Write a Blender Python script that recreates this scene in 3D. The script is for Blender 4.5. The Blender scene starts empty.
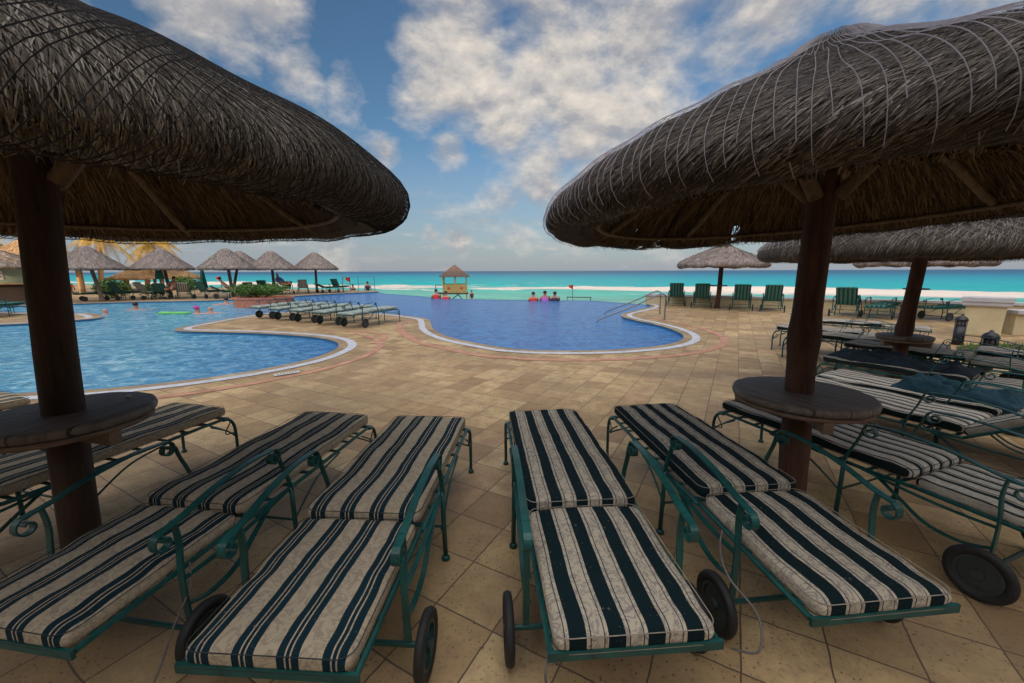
import bpy, bmesh, math, random
import numpy as np
from mathutils import Vector, Matrix, noise
from mathutils.geometry import tessellate_polygon
random.seed(7); RNG=np.random.default_rng(11)
PI=math.pi; R=math.radians
sc=bpy.context.scene; COL=sc.collection

# ------------------------------------------------------------------ materials
def nt(name):
    m=bpy.data.materials.new(name); m.use_nodes=True; t=m.node_tree
    return m,t,t.nodes['Principled BSDF']
def N(t,kind,**kw):
    n=t.nodes.new(kind)
    for k,v in kw.items():
        if k.startswith('_'): setattr(n,k[1:],v)
        else:
            key=k.replace('__',' ')
            n.inputs[key].default_value=v
    return n
def L(t,a,b): t.links.new(a,b)
def ramp(t,fac,stops,interp='LINEAR'):
    r=t.nodes.new('ShaderNodeValToRGB'); r.color_ramp.interpolation=interp
    e=r.color_ramp.elements
    while len(e)<len(stops): e.new(0.5)
    for i,(p,c) in enumerate(stops):
        e[i].position=p; e[i].color=(*c,1) if len(c)==3 else c
    L(t,fac,r.inputs[0]); return r.outputs[0]
def math_(t,op,a,b=None,c=None):
    n=t.nodes.new('ShaderNodeMath'); n.operation=op
    for i,v in enumerate((a,b,c)):
        if v is None: continue
        if isinstance(v,(int,float)): n.inputs[i].default_value=v
        else: L(t,v,n.inputs[i])
    return n.outputs[0]
def mixc(t,f,a,b,mode='MIX'):
    n=t.nodes.new('ShaderNodeMix'); n.data_type='RGBA'; n.blend_type=mode
    for sock,v in ((n.inputs[0],f),(n.inputs[6],a),(n.inputs[7],b)):
        if isinstance(v,(int,float)): sock.default_value=v
        elif isinstance(v,tuple): sock.default_value=(*v,1)
        else: L(t,v,sock)
    return n.outputs[2]
def coord(t,which='Object'):
    return t.nodes.new('ShaderNodeTexCoord').outputs[which]
def noise_(t,vec,scale,detail=4,rough=.6,dist=0):
    n=N(t,'ShaderNodeTexNoise',Scale=scale,Detail=detail,Roughness=rough,Distortion=dist); L(t,vec,n.inputs['Vector']); return n.outputs['Fac']
def bump(t,p,h,strength,dist=.01):
    b=N(t,'ShaderNodeBump',Strength=strength,Distance=dist); L(t,h,b.inputs['Height']); L(t,b.outputs[0],p.inputs['Normal']); return b
def simple(name,c,rough=.7,var=.25,scale=12,metal=0,bs=0,spec=.5,c2=None):
    m,t,p=nt(name); co=coord(t); f=noise_(t,co,scale,5,.65)
    a=tuple(x*(1-var) for x in c); b=c2 or tuple(min(1,x*(1+var)) for x in c)
    L(t,ramp(t,f,[(.3,a),(.7,b)]),p.inputs['Base Color'])
    p.inputs['Roughness'].default_value=rough; p.inputs['Metallic'].default_value=metal; p.inputs['Specular IOR Level'].default_value=spec
    if bs: bump(t,p,noise_(t,co,scale*4,4,.7),bs)
    return m
M={}
def straw_mat(name,stops,base=False):
    m,t,p=nt(name)
    g=t.nodes.new('ShaderNodeNewGeometry')
    co=coord(t)
    if base:
        f=noise_(t,co,40,5,.7)
    else:
        f=math_(t,'ADD',math_(t,'MULTIPLY',g.outputs['Random Per Island'],.75),math_(t,'MULTIPLY',noise_(t,co,1.7,3,.6),.35))
    L(t,ramp(t,f,stops),p.inputs['Base Color']); p.inputs['Roughness'].default_value=.75
    p.inputs['Specular IOR Level'].default_value=.35
    if base: bump(t,p,noise_(t,co,60,4,.7),.8,.02)
    return m
M['straw']=straw_mat('weathered straw',[(.1,(.02,.016,.010)),(.4,(.08,.064,.047)),(.7,(.175,.145,.112)),(.95,(.36,.32,.28))])
M['straw_b']=straw_mat('grey brown straw',[(.1,(.012,.009,.007)),(.45,(.05,.039,.031)),(.75,(.115,.092,.077)),(.95,(.26,.22,.20))])
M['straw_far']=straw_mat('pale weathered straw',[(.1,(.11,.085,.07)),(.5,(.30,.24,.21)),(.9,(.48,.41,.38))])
M['straw_sunlit']=straw_mat('straw coloured as sunlit',[(.1,(.3,.17,.07)),(.5,(.55,.34,.16)),(.9,(.7,.46,.24))])  # warm low sun put into the straw colour
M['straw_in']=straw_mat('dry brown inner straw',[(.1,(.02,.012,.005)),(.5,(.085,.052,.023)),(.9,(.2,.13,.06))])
M['thatch']=straw_mat('dark thatch bed',[(.3,(.02,.016,.012)),(.7,(.07,.055,.045))],True)
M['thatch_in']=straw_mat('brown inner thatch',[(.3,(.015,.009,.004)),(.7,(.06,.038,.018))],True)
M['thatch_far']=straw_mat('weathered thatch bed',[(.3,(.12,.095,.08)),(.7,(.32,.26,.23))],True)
M['thatch_sunlit']=straw_mat('thatch bed coloured as sunlit',[(.3,(.35,.2,.08)),(.7,(.6,.38,.17))],True)  # golden sunlight is part of this base colour
M['net_dark']=simple('dark net cord',(.012,.010,.010),.8)
M['net_pale']=simple('pale net cord',(.24,.22,.245),.7)
def wood(name,c1,c2,scale=(14,14,1.6),bs=.5,rough=.8):
    m,t,p=nt(name); co=coord(t); mp=N(t,'ShaderNodeMapping',Scale=scale); L(t,co,mp.inputs['Vector'])
    f=noise_(t,mp.outputs[0],1.6,8,.7,.6)
    f2=noise_(t,co,3,3,.6)
    c=ramp(t,f,[(.3,c1),(.68,c2)])
    c=mixc(t,math_(t,'MULTIPLY',f2,.5),c,tuple(x*.45 for x in c1))
    L(t,c,p.inputs['Base Color']); p.inputs['Roughness'].default_value=rough; bump(t,p,f,bs,.012); return m
M['bark']=wood('stained trunk wood',(.018,.008,.004),(.085,.040,.018),bs=.9)
M['bark_b']=wood('reddish trunk wood',(.03,.012,.007),(.15,.062,.034),bs=.9)
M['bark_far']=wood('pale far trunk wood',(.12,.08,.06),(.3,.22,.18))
M['rafter']=wood('rafter wood',(.08,.055,.03),(.26,.18,.11))
# grey plank table top
m,t,p=nt('weathered grey planks'); co=coord(t); mp=N(t,'ShaderNodeMapping',Scale=(1.5,22,4)); L(t,co,mp.inputs['Vector'])
f=noise_(t,mp.outputs[0],2,8,.7,.4); sx=t.nodes.new('ShaderNodeSeparateXYZ'); L(t,co,sx.inputs[0])
fr=math_(t,'FRACT',math_(t,'MULTIPLY',sx.outputs['Y'],1/.13)); gap=math_(t,'LESS_THAN',math_(t,'ABSOLUTE',math_(t,'SUBTRACT',fr,.5)),.47)
c=ramp(t,f,[(.3,(.045,.033,.027)),(.7,(.20,.155,.13))]); c=mixc(t,gap,(.02,.015,.012),c)
st=noise_(t,co,5,4,.7); c=mixc(t,ramp(t,st,[(.5,(0,0,0)),(.7,(.6,.6,.6))]),c,(.10,.075,.065))
L(t,c,p.inputs['Base Color']); p.inputs['Roughness'].default_value=.6; bump(t,p,math_(t,'ADD',f,math_(t,'MULTIPLY',gap,.6)),.6,.008); M['table']=m
M['table_edge']=wood('worn plank edge',(.09,.055,.035),(.3,.2,.14),(3,3,14))
# painted iron
m,t,p=nt('teal painted iron'); co=coord(t); f=noise_(t,co,9,5,.7)
c=ramp(t,f,[(.3,(.003,.040,.039)),(.7,(.010,.105,.095))]); f2=noise_(t,co,40,4,.7)
c=mixc(t,ramp(t,f2,[(.62,(0,0,0)),(.7,(1,1,1))]),c,(.02,.025,.022))
L(t,c,p.inputs['Base Color']); p.inputs['Roughness'].default_value=.42; bump(t,p,f2,.2,.003); M['iron']=m
M['iron_dark']=simple('dark green iron',(.012,.045,.045),.5,.35,15)
M['tyre']=simple('black rubber tyre',(.016,.016,.017),.65,.3,30,bs=.3)
M['hub']=simple('dull wheel hub',(.03,.04,.04),.5,.3,20)
def fabric(name,period,bands,light,light2,dark,linec,off=0,leaf=14,dist=3,leafamt=.7,green=False):
    """bands: list of (from,to,kind) kind d=dark,l=line"""
    m,t,p=nt(name); co=coord(t); sx=t.nodes.new('ShaderNodeSeparateXYZ'); L(t,co,sx.inputs[0])
    wob=math_(t,'MULTIPLY',math_(t,'SUBTRACT',noise_(t,co,3,2,.5),.5),.012)
    y=math_(t,'ADD',math_(t,'ADD',sx.outputs['Y'],off+10*period),wob)
    fr=math_(t,'FRACT',math_(t,'MULTIPLY',y,1/period))
    stops=[]; pos=0
    A=(0,0,0);
    for a,b,k in bands:
        if a>pos+1e-6 or not stops: stops.append((pos,(0,0,0)))
        if a<=1e-6: stops=[]
        stops.append((a,(1,0,0) if k=='d' else (0,1,0))); pos=b
    stops.append((pos,(0,0,0)))
    mk=ramp(t,fr,stops,'CONSTANT'); s2=t.nodes.new('ShaderNodeSeparateColor'); L(t,mk,s2.inputs[0])
    lf=noise_(t,co,leaf,3,.55,dist); lm=ramp(t,lf,[(.47,(0,0,0)),(.50,(1,1,1)),(.55,(1,1,1)),(.58,(0,0,0))])
    big=noise_(t,co,4,3,.6)
    lc=mixc(t,math_(t,'MULTIPLY',lm,leafamt),light,light2)
    lc=mixc(t,math_(t,'MULTIPLY',big,.35),lc,tuple(x*.6 for x in light))
    c=mixc(t,s2.outputs[0],lc,dark); c=mixc(t,s2.outputs[1],c,linec)
    spots=noise_(t,co,90,2,.5); c=mixc(t,ramp(t,spots,[(.68,(0,0,0)),(.74,(.6,.6,.6))]),c,tuple(x*.35 for x in light))
    L(t,c,p.inputs['Base Color']); p.inputs['Roughness'].default_value=.9; p.inputs['Specular IOR Level'].default_value=.15
    w=N(t,'ShaderNodeTexWave',Scale=160); L(t,co,w.inputs['Vector'])
    bump(t,p,math_(t,'ADD',math_(t,'MULTIPLY',w.outputs['Fac'],.15),math_(t,'ADD',noise_(t,co,11,5,.6),math_(t,'MULTIPLY',spots,.3))),.45,.012)
    return m
LB=(.53,.465,.355); DK=(.004,.015,.019)
M['wide']=fabric('wide striped cushion cloth',.122,[(.0,.44,'d'),(.53,.56,'l'),(.88,.91,'l')],LB,(.22,.19,.19),DK,(.03,.035,.04),off=.027,leaf=22,dist=1.5,leafamt=.75)
M['wide_b']=fabric('wide striped cushion cloth, light edges',.122,[(.0,.44,'d'),(.53,.56,'l'),(.88,.91,'l')],LB,(.22,.19,.19),DK,(.03,.035,.04),off=.088,leaf=22,dist=1.5,leafamt=.75)
M['triple']=fabric('triple striped cushion cloth',.135,[(.0,.17,'d'),(.205,.285,'d'),(.32,.49,'d')],(.50,.41,.29),(.27,.22,.17),(.006,.026,.038),(.03,.035,.04),off=.1005,leaf=9,dist=4,leafamt=.65)
M['narrow']=fabric('narrow striped cushion cloth',.095,[(.0,.30,'d'),(.38,.46,'d')],(.58,.53,.45),(.34,.30,.27),(.012,.022,.022),(.02,.03,.03),off=.0,leaf=16,dist=2,leafamt=.5)
M['plaid']=fabric('green plaid cushion cloth',.11,[(.0,.55,'d'),(.7,.8,'d')],(.17,.30,.25),(.04,.12,.10),(.012,.085,.075),(.02,.03,.03),leaf=25,dist=1,leafamt=.8)
M['palegreen']=simple('pale grey green sling cloth',(.30,.36,.33),.8,.35,9,bs=.2)
M['piping_w']=simple('pale piping cord',(.30,.26,.21),.85)
M['piping_d']=simple('dark piping cord',(.02,.03,.035),.85)
M['cord']=simple('grey tie cord',(.16,.14,.13),.8)
M['towel_dark']=simple('dark blue towel',(.004,.014,.026),.95,.5,14,bs=.7)
M['towel_teal']=simple('teal towel',(.004,.035,.055),.95,.4,14,bs=.7)
M['yellow_wall']=simple('cream yellow plaster',(.62,.52,.32),.85,.12,3,bs=.15)
M['cap']=simple('pale concrete cap',(.52,.51,.54),.8,.12,6)
M['black']=simple('black painted metal',(.018,.018,.026),.4,.3,20)
M['greylamp']=simple('frosted lamp louvre',(.12,.12,.14),.5)
M['steel']=simple('dull steel tube',(.22,.22,.25),.35,.2,10,metal=.7)
M['brick']=simple('terracotta planter brick',(.52,.20,.13),.85,.25,8,bs=.3)
M['leaf']=simple('green shrub leaves',(.07,.16,.022),.6,.6,3)
M['leaf_sunlit']=simple('palm leaves coloured as sunlit',(.52,.33,.05),.6,.5,2)  # gold of the low sun painted into the leaf colour
M['trunk_sunlit']=simple('palm trunk coloured as sunlit',(.62,.40,.20),.8,.25,4)  # orange sunlight painted into the trunk and post colour
M['soil']=simple('soil',(.06,.045,.03),.9)
M['skin']=simple('skin',(.42,.20,.13),.6,.1,10)
M['skin_pale']=simple('fair skin',(.58,.29,.20),.6,.1,10)
M['hair']=simple('dark hair',(.012,.009,.008),.6)
for nm,c in dict(pink=(.6,.05,.35),purple=(.45,.12,.5),red=(.55,.03,.03),blue=(.05,.15,.55),navy=(.015,.02,.06),lime=(.18,.6,.15),orange=(.7,.16,.05),white=(.75,.75,.75),dgreen=(.01,.13,.09),teal=(.01,.20,.19)).items():
    M['c_'+nm]=simple(nm+' cloth',c,.75,.15,10)
M['tower']=simple('ochre painted boards',(.40,.32,.13),.8,.2,6)
M['shingle']=simple('brown grey shingles',(.13,.09,.072),.85,.3,5,bs=.4)
M['dark_timber']=simple('dark timber',(.05,.035,.03),.8)
M['panel']=simple('pale green boards',(.34,.42,.33),.8,.2,2)
M['hotel']=simple('sandstone hotel render',(.30,.25,.19),.85,.08,.3)
M['glass']=simple('dark window glass',(.05,.07,.09),.1,.2,2)
M['sand']=simple('pale sand',(.58,.49,.38),.95,.12,1.5,bs=.3)
M['marker']=simple('white glazed marker tile',(.6,.58,.56),.4,.08,20)

# paving: 12 inch stone tiles
def paving(name,tint=(1,1,1)):
    m,t,p=nt(name); g=t.nodes.new('ShaderNodeNewGeometry'); P=g.outputs['Position']
    a=R(29.1)
    def dot(v):
        n=t.nodes.new('ShaderNodeVectorMath'); n.operation='DOT_PRODUCT'; L(t,P,n.inputs[0]); n.inputs[1].default_value=v; return n.outputs['Value']
    u=math_(t,'ADD',dot((math.cos(a),-math.sin(a),0)),.305*300+1.0798); v=math_(t,'ADD',dot((math.sin(a),math.cos(a),0)),.305*300-1.537)
    cb=t.nodes.new('ShaderNodeCombineXYZ'); L(t,u,cb.inputs[0]); L(t,v,cb.inputs[1])
    wn=noise_(t,P,2.2,3,.6); 
    br=N(t,'ShaderNodeTexBrick',Scale=1.0,Mortar__Size=.0035,Mortar__Smooth=.3,Bias=0.0,Brick__Width=.305,Row__Height=.305) if False else t.nodes.new('ShaderNodeTexBrick')
    br.offset=0.0; br.squash=1.0
    for k,val in (('Scale',1.0),('Mortar Size',.0042),('Mortar Smooth',.4),('Bias',0.0),('Brick Width',.305),('Row Height',.305)): br.inputs[k].default_value=val
    br.inputs['Color1'].default_value=(0,0,0,1); br.inputs['Color2'].default_value=(1,1,1,1); br.inputs['Mortar'].default_value=(.5,.5,.5,1)
    dv=t.nodes.new('ShaderNodeTexNoise'); dv.inputs['Scale'].default_value=9; L(t,P,dv.inputs['Vector'])
    dm=t.nodes.new('ShaderNodeVectorMath'); dm.operation='MULTIPLY_ADD'; L(t,dv.outputs['Color'],dm.inputs[0]); dm.inputs[1].default_value=(.012,.012,0); L(t,cb.outputs[0],dm.inputs[2])
    L(t,dm.outputs[0],br.inputs['Vector'])
    tile=ramp(t,br.outputs['Color'],[(0,tuple(x*y for x,y in zip((.30,.20,.105),tint))),(.3,tuple(x*y for x,y in zip((.43,.31,.165),tint))),(.6,tuple(x*y for x,y in zip((.50,.38,.205),tint))),(.85,tuple(x*y for x,y in zip((.60,.465,.275),tint))),(1,tuple(x*y for x,y in zip((.47,.315,.18),tint)))])
    big=noise_(t,P,.55,4,.6); med=noise_(t,P,6,6,.7); fine=noise_(t,P,55,3,.6)
    c=mixc(t,ramp(t,big,[(.42,(0,0,0)),(.66,(.75,.75,.75))]),tile,(.25,.17,.09))
    c=mixc(t,ramp(t,med,[(.4,(0,0,0)),(.72,(.75,.75,.75))]),c,(.27,.17,.095))
    c=mixc(t,ramp(t,fine,[(.55,(0,0,0)),(.68,(.5,.5,.5))]),c,(.14,.09,.055))
    pit=N(t,'ShaderNodeTexVoronoi',Scale=38); L(t,P,pit.inputs['Vector'])
    pm=math_(t,'MULTIPLY',math_(t,'LESS_THAN',pit.outputs['Distance'],.16),math_(t,'GREATER_THAN',noise_(t,P,3.5,3,.6),.5))
    c=mixc(t,math_(t,'MULTIPLY',pm,.75),c,(.05,.035,.025))
    c=mixc(t,br.outputs['Fac'],c,(.13,.085,.055))
    L(t,c,p.inputs['Base Color']); L(t,ramp(t,med,[(.3,(.45,)*3),(.7,(.75,)*3)]),p.inputs['Roughness'])
    h=math_(t,'SUBTRACT',math_(t,'ADD',math_(t,'MULTIPLY',fine,.25),math_(t,'MULTIPLY',med,.35)),math_(t,'ADD',br.outputs['Fac'],math_(t,'MULTIPLY',pm,.5)))
    bump(t,p,h,.6,.006); return m
M['paving']=paving('tan stone paving',(1.08,1.0,.86)); M['coping']=paving('tan coping stone',(.86,.88,.9))
M['white_band']=simple('white coping tile',(.52,.53,.57),.6,.22,7,bs=.2)
M['red_band']=simple('red border tile',(.46,.235,.155),.75,.35,3.5,bs=.2)
M['pool_wall']=simple('blue pool tile',(.04,.22,.42),.4,.2,20)

def water_mat():
    m,t,p=nt('rippled pool water'); g=t.nodes.new('ShaderNodeNewGeometry'); P=g.outputs['Position']
    sx=t.nodes.new('ShaderNodeSeparateXYZ'); L(t,P,sx.inputs[0])
    # shallow lagoon on the left, deeper indigo tiled pool to the right
    k=math_(t,'ADD',sx.outputs['X'],math_(t,'MULTIPLY',sx.outputs['Y'],.55))
    far=ramp(t,math_(t,'DIVIDE',math_(t,'SUBTRACT',k,-3),8),[(0,(0,0,0)),(.55,(1,1,1))])
    mo=t.nodes.new('ShaderNodeTexBrick'); mo.offset=0
    for kk,val in (('Scale',1.0),('Mortar Size',.004),('Brick Width',.09),('Row Height',.09)): mo.inputs[kk].default_value=val
    mo.inputs['Color1'].default_value=(.018,.065,.25,1); mo.inputs['Color2'].default_value=(.06,.21,.52,1); mo.inputs['Mortar'].default_value=(.08,.18,.55,1)
    dv=t.nodes.new('ShaderNodeTexNoise'); dv.inputs['Scale'].default_value=2.6; dv.inputs['Detail'].default_value=4; L(t,P,dv.inputs['Vector'])
    dm=t.nodes.new('ShaderNodeVectorMath'); dm.operation='MULTIPLY_ADD'; L(t,dv.outputs['Color'],dm.inputs[0]); dm.inputs[1].default_value=(.7,.7,0); L(t,P,dm.inputs[2]); L(t,dm.outputs[0],mo.inputs['Vector'])
    n1=noise_(t,P,3.6,6,.72,1.0)
    lag=ramp(t,n1,[(.36,(.06,.25,.44)),(.5,(.11,.37,.56)),(.58,(.26,.53,.68)),(.66,(.40,.64,.76))])  # pale ripple highlights painted into the lagoon colour
    deep=mixc(t,ramp(t,n1,[(.35,(0,0,0)),(.65,(.75,.75,.75))]),mo.outputs['Color'],(.08,.28,.58))
    c=mixc(t,far,lag,deep)
    L(t,c,p.inputs['Base Color']); p.inputs['Roughness'].default_value=.16; p.inputs['IOR'].default_value=1.33; p.inputs['Specular IOR Level'].default_value=.3
    mp=N(t,'ShaderNodeMapping',Scale=(1,1.25,1)); L(t,P,mp.inputs['Vector'])
    h=math_(t,'ADD',noise_(t,mp.outputs[0],5.5,4,.6,.6),math_(t,'MULTIPLY',noise_(t,mp.outputs[0],1.6,2,.5),1.2)); bump(t,p,h,.9,.10)
    return m
M['water']=water_mat()

def sea_mat():
    m,t,p=nt('turquoise sea water'); g=t.nodes.new('ShaderNodeNewGeometry'); P=g.outputs['Position']
    def dot(v):
        n=t.nodes.new('ShaderNodeVectorMath'); n.operation='DOT_PRODUCT'; L(t,P,n.inputs[0]); n.inputs[1].default_value=v; return n.outputs['Value']
    s=dot((.37,.93,0)); q=dot((.93,-.37,0))
    cb=t.nodes.new('ShaderNodeCombineXYZ'); L(t,math_(t,'MULTIPLY',q,.25),cb.inputs[0]); L(t,s,cb.inputs[1])
    V=cb.outputs[0]
    w1=math_(t,'SUBTRACT',noise_(t,V,.11,7,.68,.4),.5); sw=math_(t,'ADD',s,math_(t,'MULTIPLY',w1,46))
    lg=math_(t,'DIVIDE',math_(t,'LOGARITHM',math_(t,'MAXIMUM',sw,1),10),4)   # s=10->.25, 100->.5, 1000->.75
    base=ramp(t,lg,[(.40,(.30,.46,.34)),(.455,(.12,.50,.38)),(.49,(.02,.45,.43)),(.565,(.0,.37,.42)),(.625,(.0,.25,.36)),(.68,(.006,.13,.24)),(.75,(.012,.075,.17))])
    n2=noise_(t,V,.5,5,.65); base=mixc(t,ramp(t,n2,[(.4,(0,0,0)),(.75,(.5,.5,.5))]),base,(.015,.15,.24))
    # surf: two broken lines of foam
    f=ramp(t,math_(t,'DIVIDE',sw,200),[(.20,(.8,)*3),(.215,(.3,)*3),(.29,(.05,)*3),(.325,(.42,)*3),(.35,(.25,)*3),(.375,(.35,)*3),(.41,(.95,)*3),(.46,(1,)*3),(.48,(.5,)*3),(.50,(.1,)*3),(.56,(.42,)*3),(.60,(0,)*3)])
    fn=noise_(t,V,.8,6,.75); foam=math_(t,'GREATER_THAN',math_(t,'ADD',math_(t,'MULTIPLY',f,.62),fn),.78)
    foam=ramp(t,math_(t,'ADD',math_(t,'MULTIPLY',f,.56),fn),[(.76,(0,)*3),(.90,(1,)*3)])
    wc=noise_(t,V,.22,5,.7,.3); caps=ramp(t,wc,[(.675,(0,)*3),(.71,(1,)*3)])
    tot=math_(t,'MAXIMUM',foam,math_(t,'MULTIPLY',caps,math_(t,'LESS_THAN',s,420)))
    c=mixc(t,tot,base,(.66,.60,.55)); L(t,c,p.inputs['Base Color'])
    L(t,ramp(t,tot,[(0,(.35,)*3),(1,(.9,)*3)]),p.inputs['Roughness']); p.inputs['Specular IOR Level'].default_value=.12
    bump(t,p,math_(t,'ADD',noise_(t,V,.8,5,.6),math_(t,'MULTIPLY',foam,.5)),.5,.5); return m
M['sea']=sea_mat()

# ------------------------------------------------------------------ mesh helpers
class MB:
    def __init__(s): s.v=[]; s.f=[]
    def add(s,vs,fs):
        o=len(s.v); s.v+= [tuple(v) for v in vs]; s.f+=[tuple(i+o for i in f) for f in fs]; return s
    def box(s,c,d,rz=0,ax=None):
        hx,hy,hz=d[0]/2,d[1]/2,d[2]/2; vs=[]
        for x in(-hx,hx):
            for y in(-hy,hy):
                for z in(-hz,hz):
                    vs.append((c[0]+x*math.cos(rz)-y*math.sin(rz),c[1]+x*math.sin(rz)+y*math.cos(rz),c[2]+z))
        return s.add(vs,[(0,1,3,2),(4,6,7,5),(0,4,5,1),(2,3,7,6),(0,2,6,4),(1,5,7,3)])
    def tube(s,path,r,n=8,cap=True):
        path=[Vector(p) for p in path]; k=len(path); rs=r if isinstance(r,(list,tuple)) else [r]*k
        vs=[]; up=None
        for i,p in enumerate(path):
            d=(path[min(i+1,k-1)]-path[max(i-1,0)]).normalized()
            if up is None: up=d.orthogonal().normalized()
            up=(up-d*up.dot(d)); up=up.normalized() if up.length>1e-6 else d.orthogonal().normalized()
            b=d.cross(up)
            for j in range(n):
                a=2*PI*j/n; vs.append(p+(up*math.cos(a)+b*math.sin(a))*rs[i])
        fs=[(i*n+j,i*n+(j+1)%n,(i+1)*n+(j+1)%n,(i+1)*n+j) for i in range(k-1) for j in range(n)]
        if cap: fs+=[tuple(range(n))[::-1],tuple((k-1)*n+j for j in range(n))]
        return s.add(vs,fs)
    def band(s,pts,yc,w,th):
        """flat iron strip following (x,z) points, width w across y"""
        k=len(pts); vs=[]
        for i,(x,z) in enumerate(pts):
            a=pts[max(i-1,0)]; b=pts[min(i+1,k-1)]; dx,dz=b[0]-a[0],b[1]-a[1]; l=math.hypot(dx,dz) or 1
            nx,nz=-dz/l*th/2,dx/l*th/2
            for (sn,sy) in((1,-1),(1,1),(-1,1),(-1,-1)): vs.append((x+nx*sn,yc+sy*w/2,z+nz*sn))
        fs=[(i*4+j,i*4+(j+1)%4,(i+1)*4+(j+1)%4,(i+1)*4+j) for i in range(k-1) for j in range(4)]
        fs+=[(3,2,1,0),tuple((k-1)*4+j for j in range(4))]
        return s.add(vs,fs)
    def lathe(s,prof,n=32,c=(0,0,0),closed=False):
        k=len(prof); vs=[(c[0]+r*math.cos(2*PI*j/n),c[1]+r*math.sin(2*PI*j/n),c[2]+z) for r,z in prof for j in range(n)]
        fs=[(i*n+j,i*n+(j+1)%n,(i+1)*n+(j+1)%n,(i+1)*n+j) for i in range(k-1) for j in range(n)]
        if not closed: fs+=[tuple(range(n))[::-1],tuple((k-1)*n+j for j in range(n))]
        return s.add(vs,fs)
    def mesh(s,name,mat,smooth=False):
        me=bpy.data.meshes.new(name); me.from_pydata(s.v,[],s.f); me.materials.append(mat)
        bm=bmesh.new(); bm.from_mesh(me); bmesh.ops.recalc_face_normals(bm,faces=bm.faces); bm.to_mesh(me); bm.free()
        if smooth: me.shade_smooth()
        return me
    def obj(s,name,mat,parent=None,smooth=False,loc=(0,0,0),rot=(0,0,0)):
        return link(name,s.mesh(name,mat,smooth),parent,loc,rot)
def link(name,me,parent=None,loc=(0,0,0),rot=(0,0,0)):
    o=bpy.data.objects.new(name,me); COL.objects.link(o); o.parent=parent; o.location=loc; o.rotation_euler=rot; return o
def tag(o,label=None,cat=None,group=None,kind=None):
    if label: o['label']=label
    if cat: o['category']=cat
    if group: o['group']=group
    if kind: o['kind']=kind
    return o
def thing(name,label,cat,loc=(0,0,0),rz=0,group=None):
    o=link(name,None,None,loc,(0,0,rz)); o.empty_display_size=.1; return tag(o,label,cat,group)
def catmull(pts,n=8,closed=False):
    out=[]; k=len(pts); P=[Vector(p) for p in pts]
    for i in range(k if closed else k-1):
        p0=P[(i-1)%k] if (closed or i>0) else P[0]; p1=P[i]; p2=P[(i+1)%k]; p3=P[(i+2)%k] if (closed or i+2<k) else P[-1]
        for j in range(n):
            u=j/n; out.append(.5*((2*p1)+(p2-p0)*u+(2*p0-5*p1+4*p2-p3)*u*u+(3*p1-p0-3*p2+p3)*u**3))
    if not closed: out.append(P[-1])
    return out
def flat(name,poly,z,mat,kind='structure'):
    tri=tessellate_polygon([[Vector((p[0],p[1],0)) for p in poly]])
    me=bpy.data.meshes.new(name); me.from_pydata([(p[0],p[1],z) for p in poly],[],[tuple(f) for f in tri]); me.materials.append(mat)
    bm=bmesh.new(); bm.from_mesh(me); bmesh.ops.recalc_face_normals(bm,faces=bm.faces)
    for f in bm.faces:
        if f.normal.z<0: f.normal_flip()
    bm.to_mesh(me); bm.free(); o=link(name,me); return tag(o,kind=kind)

# ------------------------------------------------------------------ terrain, sea, deck, pool
def grid_sheet(name,us,vs,hf,mat):
    U,V=np.meshgrid(us,vs,indexing='ij'); X=.93*U+.37*V; Y=-.37*U+.93*V; Z=hf(U,V)
    v=np.stack([X,Y,Z],-1).reshape(-1,3); a,b=len(us),len(vs)
    i=np.arange(a-1)[:,None]*b+np.arange(b-1)[None]; f=np.stack([i,i+b,i+b+1,i+1],-1).reshape(-1,4)
    me=bpy.data.meshes.new(name); me.from_pydata(v.tolist(),[],f.tolist()); me.materials.append(mat); me.shade_smooth()
    return tag(link(name,me),kind='structure')
sandh=lambda U,V: np.where(V<30,-1.5,-1.5-(V-30)*.035)-1.5*(V>20000)
grid_sheet('ground',np.array([-20000,-4000,-1000,-400,-150,-60,0,60,150,400,1000,4000,20000.]),np.array([-20000,-2000,-300,-60,0,15,25,30,36,42,60,80,150,600,5000,25000.]),
           lambda U,V:np.where(V<25,-1.5,np.maximum(-1.5-(V-25)*.08,-6)),M['sand'])
def seah(U,V):
    b1=np.exp(-((V-98+7*np.sin(U*.035+1))/3.2)**2)*(.45+.25*np.sin(U*.08)); b2=np.exp(-((V-74+5*np.sin(U*.05))/2.5)**2)*.3
    sw=.12*np.sin(V*.35+U*.04)+.08*np.sin(V*.8+U*.13+2)
    return -2.5+b1+b2+np.where(V<500,sw,0)
grid_sheet('sea',np.concatenate([[-20000,-6000,-2000,-900],np.arange(-500,501,5.),[900,2000,6000,20000]]),np.concatenate([np.arange(34,150,1.5),np.arange(150,520,6.),[700,1000,2000,5000,12000,28000.]]),seah,M['sea'])

shore=[(-30,1.5),(-18,3.0),(-12,3.8),(-8.5,4.35),(-6.38,4.8),(-5.34,5.02),(-4.45,5.5),(-3.83,6.15),(-3.5,6.8),(-3.42,7.45),(-3.5,8.0),(-3.8,8.55),(-4.3,9.0),(-4.95,9.35),(-6.3,9.8),(-7.6,10.05),(-8.6,10.25),(-9.05,10.75),(-9.15,11.4),(-9.2,12.3),(-9.2,13.4),(-9.0,14.6),(-8.0,15.3),(-6.5,15.1),(-5.0,14.6),(-3.7,13.7),(-2.75,12.7),(-2.4,11.6),(-2.15,10.6),(-1.75,9.6),(-1.2,8.75),(-.6,8.15),(-.1,7.72),(.5,7.5),(1.2,7.45),(2.05,7.55),(2.95,7.9),(3.65,8.5),(4.05,9.3),(4.15,10.3),(4.05,11.2),(3.8,12.1),(3.68,13.1),(3.95,14.1),(4.7,15.1),(5.5,16.2),(6.0,17.2),(6.15,18.3)]
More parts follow.
